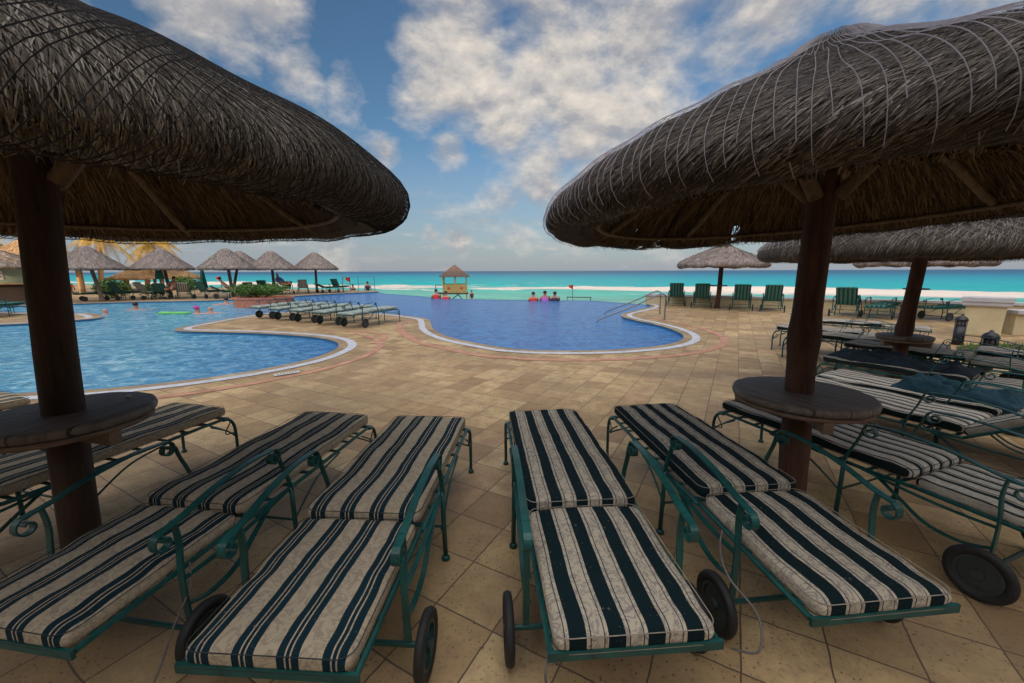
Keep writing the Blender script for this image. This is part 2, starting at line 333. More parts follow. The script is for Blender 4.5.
farsh=[(6.15,18.3),(5.2,19.6),(3.9,20.9),(1.5,21.4),(-.9,21.9),(-2.6,22.6),(-4.5,23.5),(-6.4,25.9),(-9.0,28.3),(-10.05,30.2)]
leftsh=[(-10.05,30.2),(-12.2,27.6),(-14,24.2),(-15.8,21.6),(-17.4,20.9),(-19,20.6),(-22,19.0),(-23.2,17.5),(-22,16.2),(-19,15.3),(-16,14.9),(-15.0,14.4),(-14.1,13.7),(-13.8,12.9),(-14.3,12.0),(-15.4,11.4),(-17,10.6),(-21,10.0),(-26,8.5),(-30,7)]
S1=catmull(shore,8); S2=catmull(farsh,6); S3=catmull(leftsh,8)
deck_poly=[(-90,-60),(60,-60),(60,-8),(16.5,12.6)]+[tuple(p) for p in reversed([tuple(q) for q in S1][1:])]
deck_poly=[(60,-60),(60,-12),(17.0,12.2)]+[tuple(q) for q in reversed(S1)]+[(-30,7.0)][:0]
# deck runs round the bay: near side, left end, then the far terrace
bay=[tuple(q) for q in reversed(S1)]+[tuple(q) for q in reversed(S3)]
deck_poly=[(-90,-60),(60,-60),(60,-12),(17.0,12.2)]+bay+[(-10.4,31.6),(-14,33.5),(-30,40),(-90,66)]
flat('pool_deck',deck_poly,0,M['paving'])
water_poly=[tuple(q) for q in S1]+[tuple(q) for q in S2[1:]]+[tuple(q) for q in S3[1:]]
flat('pool_water',water_poly,-.06,M['water'])
def skirt(name,pts,z0,z1,mat):
    mb=MB(); k=len(pts); mb.add([(p[0],p[1],z0) for p in pts]+[(p[0],p[1],z1) for p in pts],[(i,i+1,k+i+1,k+i) for i in range(k-1)]); return tag(mb.obj(name,mat),kind='structure')
skirt('pool_side',bay,-.002,-.9,M['pool_wall'])
skirt('deck_side',[(60,-12),(17.0,12.2),(6.15,18.3)],-.002,-3,M['yellow_wall'])
skirt('terrace_side',[(-10.05,30.2),(-10.4,31.6),(-14,33.5),(-30,40),(-90,66)],-.002,-3,M['yellow_wall'])
def wallstrip(name,pts,w,z0,z1,mat):
    """thin weir wall under the infinity edge"""
    mb=MB(); n=[]
    for i,p in enumerate(pts):
        a=Vector(pts[max(i-1,0)]); b=Vector(pts[min(i+1,len(pts)-1)]); d=(b-a).normalized(); n.append(Vector((d.y,-d.x)))
    k=len(pts); P=[Vector(p) for p in pts]
    vs=[(p.x,p.y,z1) for p in P]+[(p.x+m.x*w,p.y+m.y*w,z1) for p,m in zip(P,n)]+[(p.x+m.x*w,p.y+m.y*w,z0) for p,m in zip(P,n)]
    fs=[(i,i+1,k+i+1,k+i) for i in range(k-1)]+[(k+i,k+i+1,2*k+i+1,2*k+i) for i in range(k-1)]
    mb.add(vs,fs); return tag(mb.obj(name,mat),kind='structure')
wallstrip('infinity_edge',[tuple(q) for q in S2],.18,-3,-.055,M['pool_wall'])
def offs(pts,d):
    out=[]
    for i,p in enumerate(pts):
        a=Vector(pts[max(i-1,0)]); b=Vector(pts[min(i+1,len(pts)-1)]); t_=(b-a).normalized(); out.append((p[0]+t_.y*d,p[1]-t_.x*d))
    return out
def strip(name,pts,d0,d1,z,mat):
    a=offs(pts,d0); b=offs(pts,d1); k=len(pts); mb=MB()
    mb.add([(p[0],p[1],z) for p in a]+[(p[0],p[1],z) for p in b],[(i,i+1,k+i+1,k+i) for i in range(k-1)])
    return tag(mb.obj(name,mat),kind='structure')
def taper(pts,f):  # smoothed polyline so offsets stay clean
    return pts
s1=[tuple(q) for q in S1]; s3=[tuple(q) for q in S3]
strip('coping_edge',s1,-.03,.15,.004,M['coping']); strip('coping_white_band',s1,.15,.32,.008,M['white_band'])
strip('coping_edge',s3,-.03,.22,.004,M['coping']); strip('coping_white_band',s3,.22,.4,.008,M['white_band'])
strip('red_border',s1[8:12*8+2],.72,.86,.006,M['red_band'])
strip('red_border',s1[28*8:42*8],.72,.88,.006,M['red_band'])
rb=catmull([(-2.95,8.3),(-2.9,9.0),(-3.3,9.7),(-4.3,10.2)],8); strip('red_border',[tuple(q) for q in rb],-.07,.07,.007,M['red_band'])
rb=catmull([(-3.0,12.6),(-3.25,11.8),(-3.1,10.9),(-2.75,9.9),(-2.2,9.0)],8); strip('red_border',[tuple(q) for q in rb],-.08,.08,.0075,M['red_band'])
# lawn patch by the bollards
lawn=[(8.7,7.7),(9.6,8.0),(11.5,7.6),(16,5.6),(14,3.6),(9.5,4.6),(7.4,6.4)]
flat('lawn_soil',lawn,.01,M['soil'])
mb=MB()
for _ in range(9000):
    x=random.uniform(7.3,14); y=random.uniform(3.8,8)
    inside=False; j=len(lawn)-1
    for i in range(len(lawn)):
        if (lawn[i][1]>y)!=(lawn[j][1]>y) and x<(lawn[j][0]-lawn[i][0])*(y-lawn[i][1])/(lawn[j][1]-lawn[i][1])+lawn[i][0]: inside=not inside
        j=i
    if not inside: continue
    a=random.uniform(0,2*PI); w=.008; h=random.uniform(.05,.1); b=random.uniform(-.03,.03)
    mb.add([(x-w*math.cos(a),y-w*math.sin(a),.01),(x+w*math.cos(a),y+w*math.sin(a),.01),(x+b,y+b,.01+h)],[(0,1,2)])
M['grass']=simple('lawn grass',(.10,.20,.025),.7,.5,2)
tag(mb.obj('grass',M['grass']),'strip of short green lawn behind the bollards','grass',kind='stuff')

# ------------------------------------------------------------------ thatched umbrellas
BASE=np.array([(.0,2.60),(.09,2.595),(.125,2.565),(.18,2.50),(.30,2.41),(.44,2.305),(.58,2.205),(.70,2.12),(.80,2.05),(.88,1.985),(.94,1.925),(.98,1.87),(1.0,1.82),(.995,1.765),(.965,1.735),(.92,1.725),(.86,1.745)])
CONE=np.array([(.0,2.60),(.06,2.595),(.12,2.56),(.3,2.40),(.5,2.215),(.7,2.03),(.85,1.90),(.94,1.82),(.99,1.775),(1.0,1.75),(.985,1.725),(.94,1.71),(.88,1.72),(.8,1.76)])
def make_profile(R_,apex,base,rim=1.73):
    p=base.copy(); p[:,0]*=R_; p[:,1]=rim+(p[:,1]-1.73)*(apex-rim)/(2.6-1.73)
    # fine smooth resample
    pts=catmull([(a,b) for a,b in p],6); return np.array([[q.x,q.y] for q in pts])
class Surf:
    def __init__(s,prof,seed,amp=.012):
        s.p=prof; d=np.r_[0,np.cumsum(np.hypot(*np.diff(prof,axis=0).T))]; s.d=d; s.len=d[-1]; s.seed=seed; s.amp=amp
    def at(s,th,u,lift=0.):
        """th angle, u arc length from apex; returns point(s)"""
        r=np.interp(u,s.d,s.p[:,0]); z=np.interp(u,s.d,s.p[:,1]); e=1e-3
        dr=(np.interp(u+e,s.d,s.p[:,0])-np.interp(u-e,s.d,s.p[:,0])); dz=(np.interp(u+e,s.d,s.p[:,1])-np.interp(u-e,s.d,s.p[:,1])); l=np.hypot(dr,dz)+1e-9
        nr,nz=-dz/l,dr/l; sg=1  # outward normal
        w=np.clip(r/(s.p[:,0].max()*.5),0,1)
        wob=s.amp*w*(np.sin(th*3+s.seed)+.6*np.sin(th*7+s.seed*2+u*2)+.7*np.sin(th*13+u*9+s.seed)+.5*np.sin(th*23-u*14))
        h=lift+wob; rr=r+nr*h; zz=z+nz*h
        return np.stack([rr*np.cos(th),rr*np.sin(th),zz],-1)
def np_mesh(name,v,f,mat,smooth=False):
    me=bpy.data.meshes.new(name); me.from_pydata(v.tolist(),[],f.tolist()); me.materials.append(mat)
    if smooth: me.shade_smooth()
    return me
def canopy_shell(surf,nt_,nu,mat,u0=0,u1=None,holes=None,name='canopy'):
    u1=u1 or surf.len; U=np.linspace(u0,u1,nu); T=np.linspace(0,2*PI,nt_,endpoint=False); TT,UU=np.meshgrid(T,U,indexing='ij')
    v=surf.at(TT,UU).reshape(-1,3); f=[]
    for i in range(nt_):
        for j in range(nu-1):
            if holes and holes(T[i],U[j]): continue
            f.append((i*nu+j,i*nu+j+1,((i+1)%nt_)*nu+j+1,((i+1)%nt_)*nu+j))
    me=bpy.data.meshes.new(name); me.from_pydata(v.tolist(),[],f); me.materials.append(mat); me.shade_smooth(); return me
def strands(surf,n,lmin,lmax,w,slant,mat,u0f=0.02,u1f=1.0,lift=.014,name='straw',slvar=.25,inward=1,thf=None,holes=None):
    th=RNG.uniform(0,2*PI,n); r_w=RNG.uniform(0,1,n)
    # area-uniform along the profile
    us=np.linspace(surf.len*u0f,surf.len*u1f,200); rr=np.interp(us,surf.d,surf.p[:,0])+.02; cdf=np.cumsum(rr); cdf/=cdf[-1]
    u=np.interp(r_w,cdf,us)
    if holes:
        sl0=slant+RNG.normal(0,slvar,n); rr0=np.interp(u,surf.d,surf.p[:,0])+.06; lm=(lmin+lmax)/2
        kp=np.array([not any(holes(a_+lm*f_*math.sin(slant)/c_,b_+lm*f_*math.cos(slant)) for f_ in (0,.5,1.1)) or q_<.10 for a_,b_,c_,q_ in zip(th,u,rr0,RNG.uniform(0,1,n))]); th=th[kp]; u=u[kp]; n=len(th)
    ln=RNG.uniform(lmin,lmax,n); sl=slant+RNG.normal(0,slvar,n); wd=w*RNG.uniform(.6,1.4,n)
    V=[]; r0=np.interp(u,surf.d,surf.p[:,0])+.06
    for k,fr in enumerate((0,.5,1)):
        uu=np.clip(u+ln*fr*np.cos(sl),0,surf.len*1.0); tt=th+ln*fr*np.sin(sl)/r0
        li=(RNG.uniform(.001,.008,n) if k==0 else RNG.uniform(.3,1.,n)*lift*(1 if k==1 else 1.4))*inward
        hw=wd/r0*(1 if k<2 else .35)*np.cos(sl); hu=wd*np.sin(sl)*(1 if k<2 else .35)
        V.append(surf.at(tt-hw,uu+hu,li)); V.append(surf.at(tt+hw,uu-hu,li))
    v=np.stack(V,1).reshape(-1,3); b=np.arange(n)[:,None]*6
    f=np.concatenate([b+np.array([[0,1,3,2]]),b+np.array([[2,3,5,4]])],1).reshape(-1,4)
    return np_mesh(name,v,f,mat)
def net(surf,kind,mat,n,rad,u0f,u1f,steps=36,twist=.9,name='net'):
    vs=[];fs=[]; 
    fam=[1,-1] if kind=='diamond' else [1]
    V=[];F=[];off=0
    for sg in fam:
        for i in range(n):
            U=np.linspace(surf.len*u0f,surf.len*(u1f if kind=='diamond' else u1f*(.975+.025*math.sin(i*2.3))),steps)
            th=2*PI*i/n+sg*twist*(U/surf.len)+ (.0 if kind=='diamond' else .04*np.sin(U*2.1+i*.05))+.005*np.sin(U*7+i*1.7)
            r0=np.interp(U,surf.d,surf.p[:,0])+.05
            a=surf.at(th-rad/r0,U,.022); b=surf.at(th+rad/r0,U,.022); c=surf.at(th,U,.022+rad*1.7)
            v=np.stack([a,b,c],1).reshape(-1,3); V.append(v)
            k=np.arange(steps-1)[:,None]*3+off
            F.append(np.concatenate([k+np.array([[0,1,4,3]]),k+np.array([[1,2,5,4]]),k+np.array([[2,0,3,5]])],1).reshape(-1,4)); off+=len(v)
    return np_mesh(name,np.concatenate(V),np.concatenate(F),mat)
def pole_mesh(r,h,top=(0,0),seed=0,knots=(),n=28,k=46,flare=.12):
    v=[]
    for i in range(k):
        z=h*i/(k-1); t_=z/h; cx=top[0]*t_; cy=top[1]*t_
        cx+=.012*math.sin(z*2.1+seed); cy+=.010*math.cos(z*1.7+seed*2)
        rr=r*(1.08-.16*t_)+r*flare*math.exp(-z/.12)*1.5
        for kz,ka in knots: rr+=ka*math.exp(-((z-kz)/.09)**2)
        for j in range(n):
            a=2*PI*j/n; q=rr*(1+.05*noise.noise(Vector((math.cos(a)*1.3,math.sin(a)*1.3,z*2+seed*5)))+.035*noise.noise(Vector((math.cos(a)*4,math.sin(a)*4,z*1.2+seed))))
            v.append((cx+q*math.cos(a),cy+q*math.sin(a),z))
    f=[(i*n+j,i*n+(j+1)%n,(i+1)*n+(j+1)%n,(i+1)*n+j) for i in range(k-1) for j in range(n)]+[tuple((k-1)*n+j for j in range(n))]
    me=bpy.data.meshes.new('pole'); me.from_pydata(v,[],f); me.shade_smooth(); return me
def umbrella_near(name,label,loc,Rr,apex,rim,style,top,tz,tr,knots,pr_,bark,nstraw,slant,braces,holes=None,canopy_c=(0,0),seed=1,tilt=0,tilty=0):
    root=thing(name,label,'umbrella',loc); prof=make_profile(Rr,apex,BASE,rim); S=Surf(prof,seed,.008)
    cx,cy=canopy_c
    can=link('canopy',canopy_shell(S,260,90,M['thatch'],holes=holes),root,(cx,cy,0),(-tilty,-tilt,0)); can.location=(cx+math.sin(tilt)*rim,cy-math.sin(tilty)*rim,0)
    sm=M['straw'] if style!='cord' else M['straw_b']
    link('straw_layer',strands(S,int(nstraw*1.6),.04,.11,.0015,slant,sm,lift=.008,slvar=.16,holes=holes),can)
    if style=='diamond': link('net',net(S,'diamond',M['net_dark'],290,.0015,.05,.96,56,1.0),can)
    elif style=='cord': link('net',net(S,'cord',M['net_pale'],215,.0012,.05,.915,56,.24),can)
    else: link('net',net(S,'diamond',M['net_pale'],90,.003,.05,.85,30,1.3),can)
    # inner side: from the rolled rim up to the pole
    e=prof[-1]; inner=np.array([(e[0],e[1]),(e[0]*.95,e[1]+.045),(.78*Rr,rim+(.30)*.52*(apex-rim)/.87),(.55*Rr,rim+.50*(apex-rim)),(.3*Rr,rim+.66*(apex-rim)),(.06*Rr,rim+.78*(apex-rim))])
    SI=Surf(inner[::-1].copy(),seed+3,.006)
    und=link('under_thatch',canopy_shell(SI,260,30,M['thatch_in'],name='under_thatch',holes=(lambda th,u:holes(th,S.len) if u>SI.len*.74 else False) if holes else None),can)
    link('inner_straw',strands(SI,nstraw//3,.12,.3,.004,0,M['straw_in'],0.05,.95,lift=.022,slvar=.12,inward=-1,name='inner_straw',holes=(lambda th,u:holes(th,S.len) if u>SI.len*.74 else False) if holes else None),und)
    # ragged rim: straws hanging from the lip
    n=4500; th=RNG.uniform(0,2*PI,n)
    if holes: th=np.array([q for q in th if not holes(q,S.len) or random.random()<.3]); n=len(th)
    V=[]; r0=RNG.uniform(.84,.985,n)*Rr; z0=rim+RNG.uniform(-.005,.03,n); ln=RNG.uniform(.008,.03,n)*(1+.5*np.sin(th*5)**2)
    wd=.002
    jt=RNG.normal(0,.010,n)
    for k,fr in enumerate((0,1)):
        for sg in (-1,1):
            a=th+sg*wd/r0*(1-.6*fr)+fr*jt
            V.append(np.stack([(r0-fr*.02)*np.cos(a),(r0-fr*.02)*np.sin(a),z0-fr*ln],-1))
    v=np.stack(V,1).reshape(-1,3); b=np.arange(n)[:,None]*4
    link('rim_fringe',np_mesh('rim_fringe',v,(b+np.array([[0,1,3,2]])).reshape(-1,4),M['straw_b']),can)
    me=pole_mesh(pr_,rim+.78*(apex-rim)+.05,top,seed,knots); me.materials.append(bark); link('pole',me,root)
    dz_=.045
    for i in range(8):
        a=2*PI*i/8+.2; mb=MB(); p0=(cx+.05*math.cos(a),cy+.05*math.sin(a),rim+.70*(apex-rim)); p1=(cx+.86*Rr*math.cos(a),cy+.86*Rr*math.sin(a),rim+.06)
        mid=(cx+.5*Rr*math.cos(a),cy+.5*Rr*math.sin(a),rim+.47*(apex-rim)-.02)
        mb.tube([(q_[0],q_[1],q_[2]+tilt*q_[0]-tilty*q_[1]-dz_) for q_ in (p0,mid,(cx+.74*Rr*math.cos(a),cy+.74*Rr*math.sin(a),rim+.15),p1)],[.026,.024,.022,.02],8); mb.obj('rafter',M['rafter'],root,True)
    for fr,zf in ((.46,.50),(.80,.115)):
        mb=MB(); pts=[(cx+fr*Rr*math.cos(a)*1.0,cy+fr*Rr*math.sin(a),rim+zf*(apex-rim)-.055+tilt*fr*Rr*math.cos(a)-tilty*fr*Rr*math.sin(a)) for a in [2*PI*i/48 for i in range(49)]]
        mb.tube(pts,.013,6,False); mb.obj('ring_batten',M['rafter'],root,True)
    for a,l in braces:
        a=R(a); mb=MB(); zb=1.93; px_=top[0]*.75; py_=top[1]*.75
        mb.tube([(px_+.06*math.cos(a),py_+.06*math.sin(a),zb-.06),(px_+l*.5*math.cos(a),py_+l*.5*math.sin(a),zb+.14),(cx+l*Rr*math.cos(a),cy+l*Rr*math.sin(a),rim+(.50-.05)*(apex-rim)*(1.35-l*.75)-.03)],[.036,.034,.030],9); mb.obj('brace',M['rafter'],root,True)
    # table fixed round the pole
    if tz:
        tx,ty=top[0]*tz/2.3,top[1]*tz/2.3; mb=MB(); n=56
        jag=[1+.006*math.sin(i*1.9+seed)+.004*math.sin(i*5.1) for i in range(n)]
        prof_=[(.92,-.024),(.985,-.018),(1.0,0.0),(.985,.018),(.95,.022),(.3,.022)]
        vs=[(tr*q*jag[j]*math.cos(2*PI*j/n),tr*q*jag[j]*math.sin(2*PI*j/n),z) for q,z in prof_ for j in range(n)]
        fs=[(i*n+j,i*n+(j+1)%n,(i+1)*n+(j+1)%n,(i+1)*n+j) for i in range(len(prof_)-1) for j in range(n)]+[tuple(range(n))[::-1],tuple((len(prof_)-1)*n+j for j in range(n))]
        mb.add(vs,fs); tb=mb.obj('table_top',M['table'],root,True,(tx,ty,tz-.022),(0,0,.5+seed*.7)); 
        mb=MB(); mb.lathe([(tr*.93,-.05),(tr*.955,-.045),(tr*.955,-.025),(tr*.93,-.025)],48); mb.obj('apron',M['table_edge'],tb,True)
        for a in (.4,2.5,4.6):
            mb=MB(); mb.box((.5*tr*math.cos(a),.5*tr*math.sin(a),-.075),(.9*tr,.045,.06),a); mb.obj('bracket',M['table_edge'],tb)
    return root
def holes2(th,u):
    return False
def mk_holes(seq,Slen):
    def h(th,u):
        if u<Slen*.76: return False
        k=.8+.35*math.sin(u*70+th*30)
        return any(abs((th-a+PI)%(2*PI)-PI)<w*k and (u>Slen*(1-d)) for a,w,d in seq)
    return h
pr1=make_profile(1.47,2.64,BASE,1.73); S2len=Surf(pr1,1).len
HS=[(R(128),.034,.22),(R(118),.018,.20),(R(111),.045,.23),(R(105),.022,.20),(R(83),.044,.22),(R(77),.026,.20)]
umbrella_near('thatched_umbrella','thatched umbrella with dark diamond netting and round table, at far left edge',(-2.1,1.74,0),1.61,2.68,1.752,'diamond',(.19,.0),.88,.31,((.0,.0),),.068,M['bark'],80000,.0,[(80,.42),(20,.42),(140,.42)],seed=1.3,canopy_c=(-.02,0))
umbrella_near('thatched_umbrella','thatched umbrella with pale curved cords and round plank table, nearest on the right',(1.66,2.2,0),1.47,2.61,1.775,'cord',(-.04,-.02),.82,.345,((1.13,.012),(.5,.004)),.068,M['bark_b'],80000,-.95,[(155,.55),(100,.5),(45,.55),(200,.5),(-60,.5)],holes=mk_holes(HS,S2len),seed=2.1,tilt=R(2.6),tilty=R(2.4))
umbrella_near('thatched_umbrella','thatched umbrella with lattice netting on a leaning knobbly pole amid packed loungers',(4.85,4.9,0),1.64,2.6,1.62,'lattice',(.04,-.03),.70,.27,((.78,.016),(.95,.006)),.070,M['bark_b'],26000,-.4,[(150,.5),(30,.5)],seed=3.2,canopy_c=(.0,0))
# distant umbrellas share one canopy
profF=make_profile(1.5,2.85,CONE,1.66); SF=Surf(profF,.7,.014)
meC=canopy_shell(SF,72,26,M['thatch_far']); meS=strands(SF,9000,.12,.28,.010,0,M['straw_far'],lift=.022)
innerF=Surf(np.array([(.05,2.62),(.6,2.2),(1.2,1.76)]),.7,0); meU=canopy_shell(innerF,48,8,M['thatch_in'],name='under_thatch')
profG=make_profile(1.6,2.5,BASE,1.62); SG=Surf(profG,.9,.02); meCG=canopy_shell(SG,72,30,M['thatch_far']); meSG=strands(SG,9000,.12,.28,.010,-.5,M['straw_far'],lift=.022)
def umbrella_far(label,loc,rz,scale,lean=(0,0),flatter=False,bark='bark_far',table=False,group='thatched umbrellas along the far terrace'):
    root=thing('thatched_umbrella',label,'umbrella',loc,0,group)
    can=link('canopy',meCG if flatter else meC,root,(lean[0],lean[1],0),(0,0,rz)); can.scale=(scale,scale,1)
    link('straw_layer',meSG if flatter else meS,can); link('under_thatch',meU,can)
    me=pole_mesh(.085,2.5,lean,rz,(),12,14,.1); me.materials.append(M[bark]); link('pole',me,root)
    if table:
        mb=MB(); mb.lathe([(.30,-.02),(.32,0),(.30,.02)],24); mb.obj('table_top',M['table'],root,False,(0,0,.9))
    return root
umbrella_far('leftmost grey thatched umbrella of the terrace row beside a green shrub',(-21.6,21.2,0),.3,1.0,(-.45,0),flatter=False)
umbrella_far('grey thatched umbrella with a closed green parasol beside its pole',(-19.9,23.5,0),1.2,1.0,(-.25,0))
umbrella_far('largest looking grey thatched umbrella in the middle of the terrace row',(-16.55,23.9,0),2.0,.98,(-.15,0))
umbrella_far('thatched umbrella half hidden behind the one in the middle of the terrace row',(-18.6,26.8,0),2.7,1.0,(.75,0))
umbrella_far('thatched umbrella standing behind the brick planter, second from the terrace end',(-15.9,27.0,0),.9,1.0)
umbrella_far('smallest thatched umbrella at the sea end of the terrace row',(-14.15,29.3,0),3.9,1.03)
umbrella_far('wide low thatched umbrella behind the four green loungers facing the sea',(8.2,16.0,0),.6,1.0,(.08,0),flatter=True,bark='bark_b',table=True,group='thatched umbrellas on the right of the deck')
umbrella_far('thatched umbrella mostly hidden behind the leaning pole of a nearer one',(12.75,12.7,0),2.6,1.0,(.0,0),flatter=True,bark='bark_b',table=True,group='thatched umbrellas on the right of the deck')

for lb,lc,rz_ in (('unseen thatched umbrella added for shade, middle of the row behind the camera',(-.15,-2.0,0),.4),('unseen thatched umbrella added for shade behind the camera to the right',(3.3,-1.7,0),1.9),('unseen thatched umbrella added for shade behind the camera to the left',(-3.7,-1.9,0),3.0)):  # out-of-view canopies added to darken the near foreground
    umbrella_far(lb,lc,rz_,1.02,(0,0),True,'bark_b',True,'unseen thatched umbrellas added for shade behind the camera')
# ------------------------------------------------------------------ loungers
def spiral(cx,cz,r0,r1,a0,a1,n=22):
    return [(cx+(r0+(r1-r0)*i/n)*math.cos(R(a0+(a1-a0)*i/n)),cz+(r0+(r1-r0)*i/n)*math.sin(R(a0+(a1-a0)*i/n))) for i in range(n+1)]
def sm2(pts,n=6): return [(q.x,q.y) for q in catmull(pts,n)]
def cushion(x0,x1,hw,zc,hh,seed,mat,name,nx=56,ns=40,ox=0,oz=0,droop=0):
    v=[]; L_=x1-x0; rr=.045
    for i in range(nx+1):
        u=i/nx; u=.5-.5*math.cos(PI*u) if True else u; x=x0+L_*u
        d=min(x-x0,x1-x); f=math.sqrt(max(0,1-(1-min(d/rr,1))**2)); f=.28+.72*f; inset=(1-f)*.03
        for j in range(ns):
            a=2*PI*j/ns; ca,sa=math.cos(a),math.sin(a); e=.32
            y=(hw-inset)*math.copysign(abs(ca)**e,ca); z=hh*f*math.copysign(abs(sa)**(e+.12),sa)
            w=noise.noise(Vector((x*4+seed*9,y*5,seed)))*.014+noise.noise(Vector((x*13+seed,y*9,seed*3)))*.006
            if sa>0: z+=w*f+.006*(1-(y/hw)**2)
            y+=noise.noise(Vector((x*7,seed*4,a)))*.004
            zz=zc+z-droop*max(0,.12-(x-x0))**2*8
            v.append((x-ox,y,zz-oz))
    f=[(i*ns+j,i*ns+(j+1)%ns,(i+1)*ns+(j+1)%ns,(i+1)*ns+j) for i in range(nx) for j in range(ns)]+[tuple(range(ns))[::-1],tuple(nx*ns+j for j in range(ns))]
    mb=MB(); mb.add(v,f); return mb.mesh(name,mat,True)
def piping(x0,x1,hw,zs,r,mat,ox,oz):
    mb=MB()
    for z in zs:
        p=[]; c=.05
        for cx_,cy_,a0 in ((x1-c,hw-c,0),(x0+c,hw-c,90),(x0+c,-hw+c,180),(x1-c,-hw+c,270)):
            for k in range(7):
                a=R(a0+15*k); p.append((cx_+c*math.cos(a)-ox,cy_+c*math.sin(a),z-oz))
        p.append(p[0]); mb.tube(p,r,5,False)
    return mb.mesh('piping',mat,True)
HX,HZ=1.225,.365
ME={}
for ck,pm in (('wide','piping_w'),('triple','piping_d'),('narrow','piping_d'),('plaid','piping_d'),('palegreen','piping_d')):
    lo=ck in('plaid','palegreen')
    ME['seat',ck]=cushion(-.005,1.225,.262,.418,.037,1.0+len(ck),M[ck],'seat_cushion',ox=0,nx=30 if lo else 60,droop=0)
    ME['back',ck]=cushion(1.235,1.90,.255,.392,.035,2.0+len(ck),M['wide_b' if ck=='wide' else ck],'back_cushion',ox=HX,oz=HZ,nx=20 if lo else 44)
    ME['pipe_s',ck]=piping(-.008,1.228,.262,(.448,.392),.0017,M[pm],0,0)
    ME['pipe_b',ck]=piping(1.232,1.902,.257,(.421,.366),.0017,M[pm],HX,HZ)
def iron_parts(mk):
    d={}
    mb=MB()
    for s in(-1,1): mb.band(sm2([(-.02,.33),(.0,.362),(.10,.372),(.6,.366),(1.0,.366),(1.225,.372)]),s*.272,.010,.03) if False else mb.tube([(x,s*.272,z) for x,z in sm2([(.0,.352),(.08,.366),(.6,.362),(1.0,.362),(1.23,.366)])],.0115,6)
    for i in range(9): mb.box((.03+i*.145,0,.372),(.022,.54,.006))
    mb.tube([(0.0,-.272,.352),(0.0,.272,.352)],.0115,8)
    d['frame']=mb.mesh('frame',M[mk])
    mb=MB()
    for s in(-1,1): mb.tube([(0,s*.262,0),(.66,s*.262,-.006)],.011,6)
    mb.box((.672,0,-.006),(.012,.55,.030)); 
    for i in range(5): mb.box((.08+i*.13,0,.002),(.022,.52,.006))
    d['back_frame']=mb.mesh('backrest_frame',M[mk])
    for s,n_ in((-1,'l'),(1,'r')):
        mb=MB(); mb.tube([(x,s*.285,z) for x,z in sm2([(.055,.362),(.01,.352),(-.025,.30),(-.035,.2),(-.03,.02)])],.0115,8); mb.lathe([(.012,.025),(.02,.015),(.021,0)],12,(-.03,s*.285,0))
        mb.tube([(x,s*.285,z) for x,z in sm2([(-.03,.20),(.04,.27),(.16,.345)])],.006,6)
        mb.tube([(x,s*.285,z) for x,z in sm2([(.0,.33),(.05,.25),(-.03,.235)])],.005,6)
        d['leg1'+n_]=mb.mesh('leg',M[mk],True)
        mb=MB(); mb.tube([(.93,s*.295,.40),(.93,s*.298,.2),(.93,s*.302,.02)],.0125,8); mb.lathe([(.013,.025),(.022,.015),(.023,0)],12,(.93,s*.302,0))
        mb.tube([(x,s*.285,z) for x,z in sm2([(.93,.17),(.7,.31),(.45,.355)])],.006,6)
        d['leg2'+n_]=mb.mesh('leg',M[mk],True)
        mb=MB(); y=s*.305
        arm=spiral(1.045,.600,.010,.042,90+470,90,30)+sm2([(1.06,.6425),(1.2,.648),(1.38,.628),(1.52,.595),(1.60,.583)],5)[1:]+spiral(1.615,.541,.042,.010,85,-330,28)[1:]
        mb.band(arm,y,.03,.007); d['arm'+n_]=mb.mesh('armrest',M[mk])
        mb=MB(); mb.band(sm2([(1.004,.60),(.985,.53),(.95,.44),(.93,.36)]),y-s*.006,.022,.008)
        mb.band(sm2([(1.565,.592),(1.555,.5),(1.565,.36),(1.56,.125)]),y-s*.004,.026,.009)
        mb.band(sm2([(1.10,.355),(1.20,.29),(1.32,.215),(1.45,.20),(1.56,.235)]),y-s*.012,.022,.007)
        mb.band(sm2([(.95,.375),(1.2,.345),(1.4,.335),(1.56,.34)]),y-s*.014,.02,.007)
        d['post'+n_]=mb.mesh('arm_support',M[mk])
    mb=MB(); mb.tube([(1.56,-.37,.125),(1.56,.37,.125)],.011,8); d['axle']=mb.mesh('axle_bar',M[mk])
    mb=MB(); mb.tube([(.93,-.3,.19),(.93,.3,.19)],.007,6); d['cross']=mb.mesh('cross_bar',M[mk])
    mb=MB(); mb.tube([(-.03,y,.21+.05*math.cos(y/.285*PI/2)) for y in [ -.285+.0475*i for i in range(13)]],.006,6)
    d['stretch']=mb.mesh('foot_stretcher',M[mk])
    return d
IR={'iron':iron_parts('iron')}
mb=MB(); prof=[(.085,-.012),(.105,-.018),(.120,-.015),(.126,0),(.120,.015),(.105,.018),(.085,.012)]
n=36; vs=[(r*math.cos(2*PI*j/n),z,r*math.sin(2*PI*j/n)) for r,z in prof for j in range(n)]; k=len(prof)
mb.add(vs,[(i*n+j,i*n+(j+1)%n,((i+1)%k)*n+(j+1)%n,((i+1)%k)*n+j) for i in range(k) for j in range(n)]); meT=mb.mesh('tyre',M['tyre'],True)
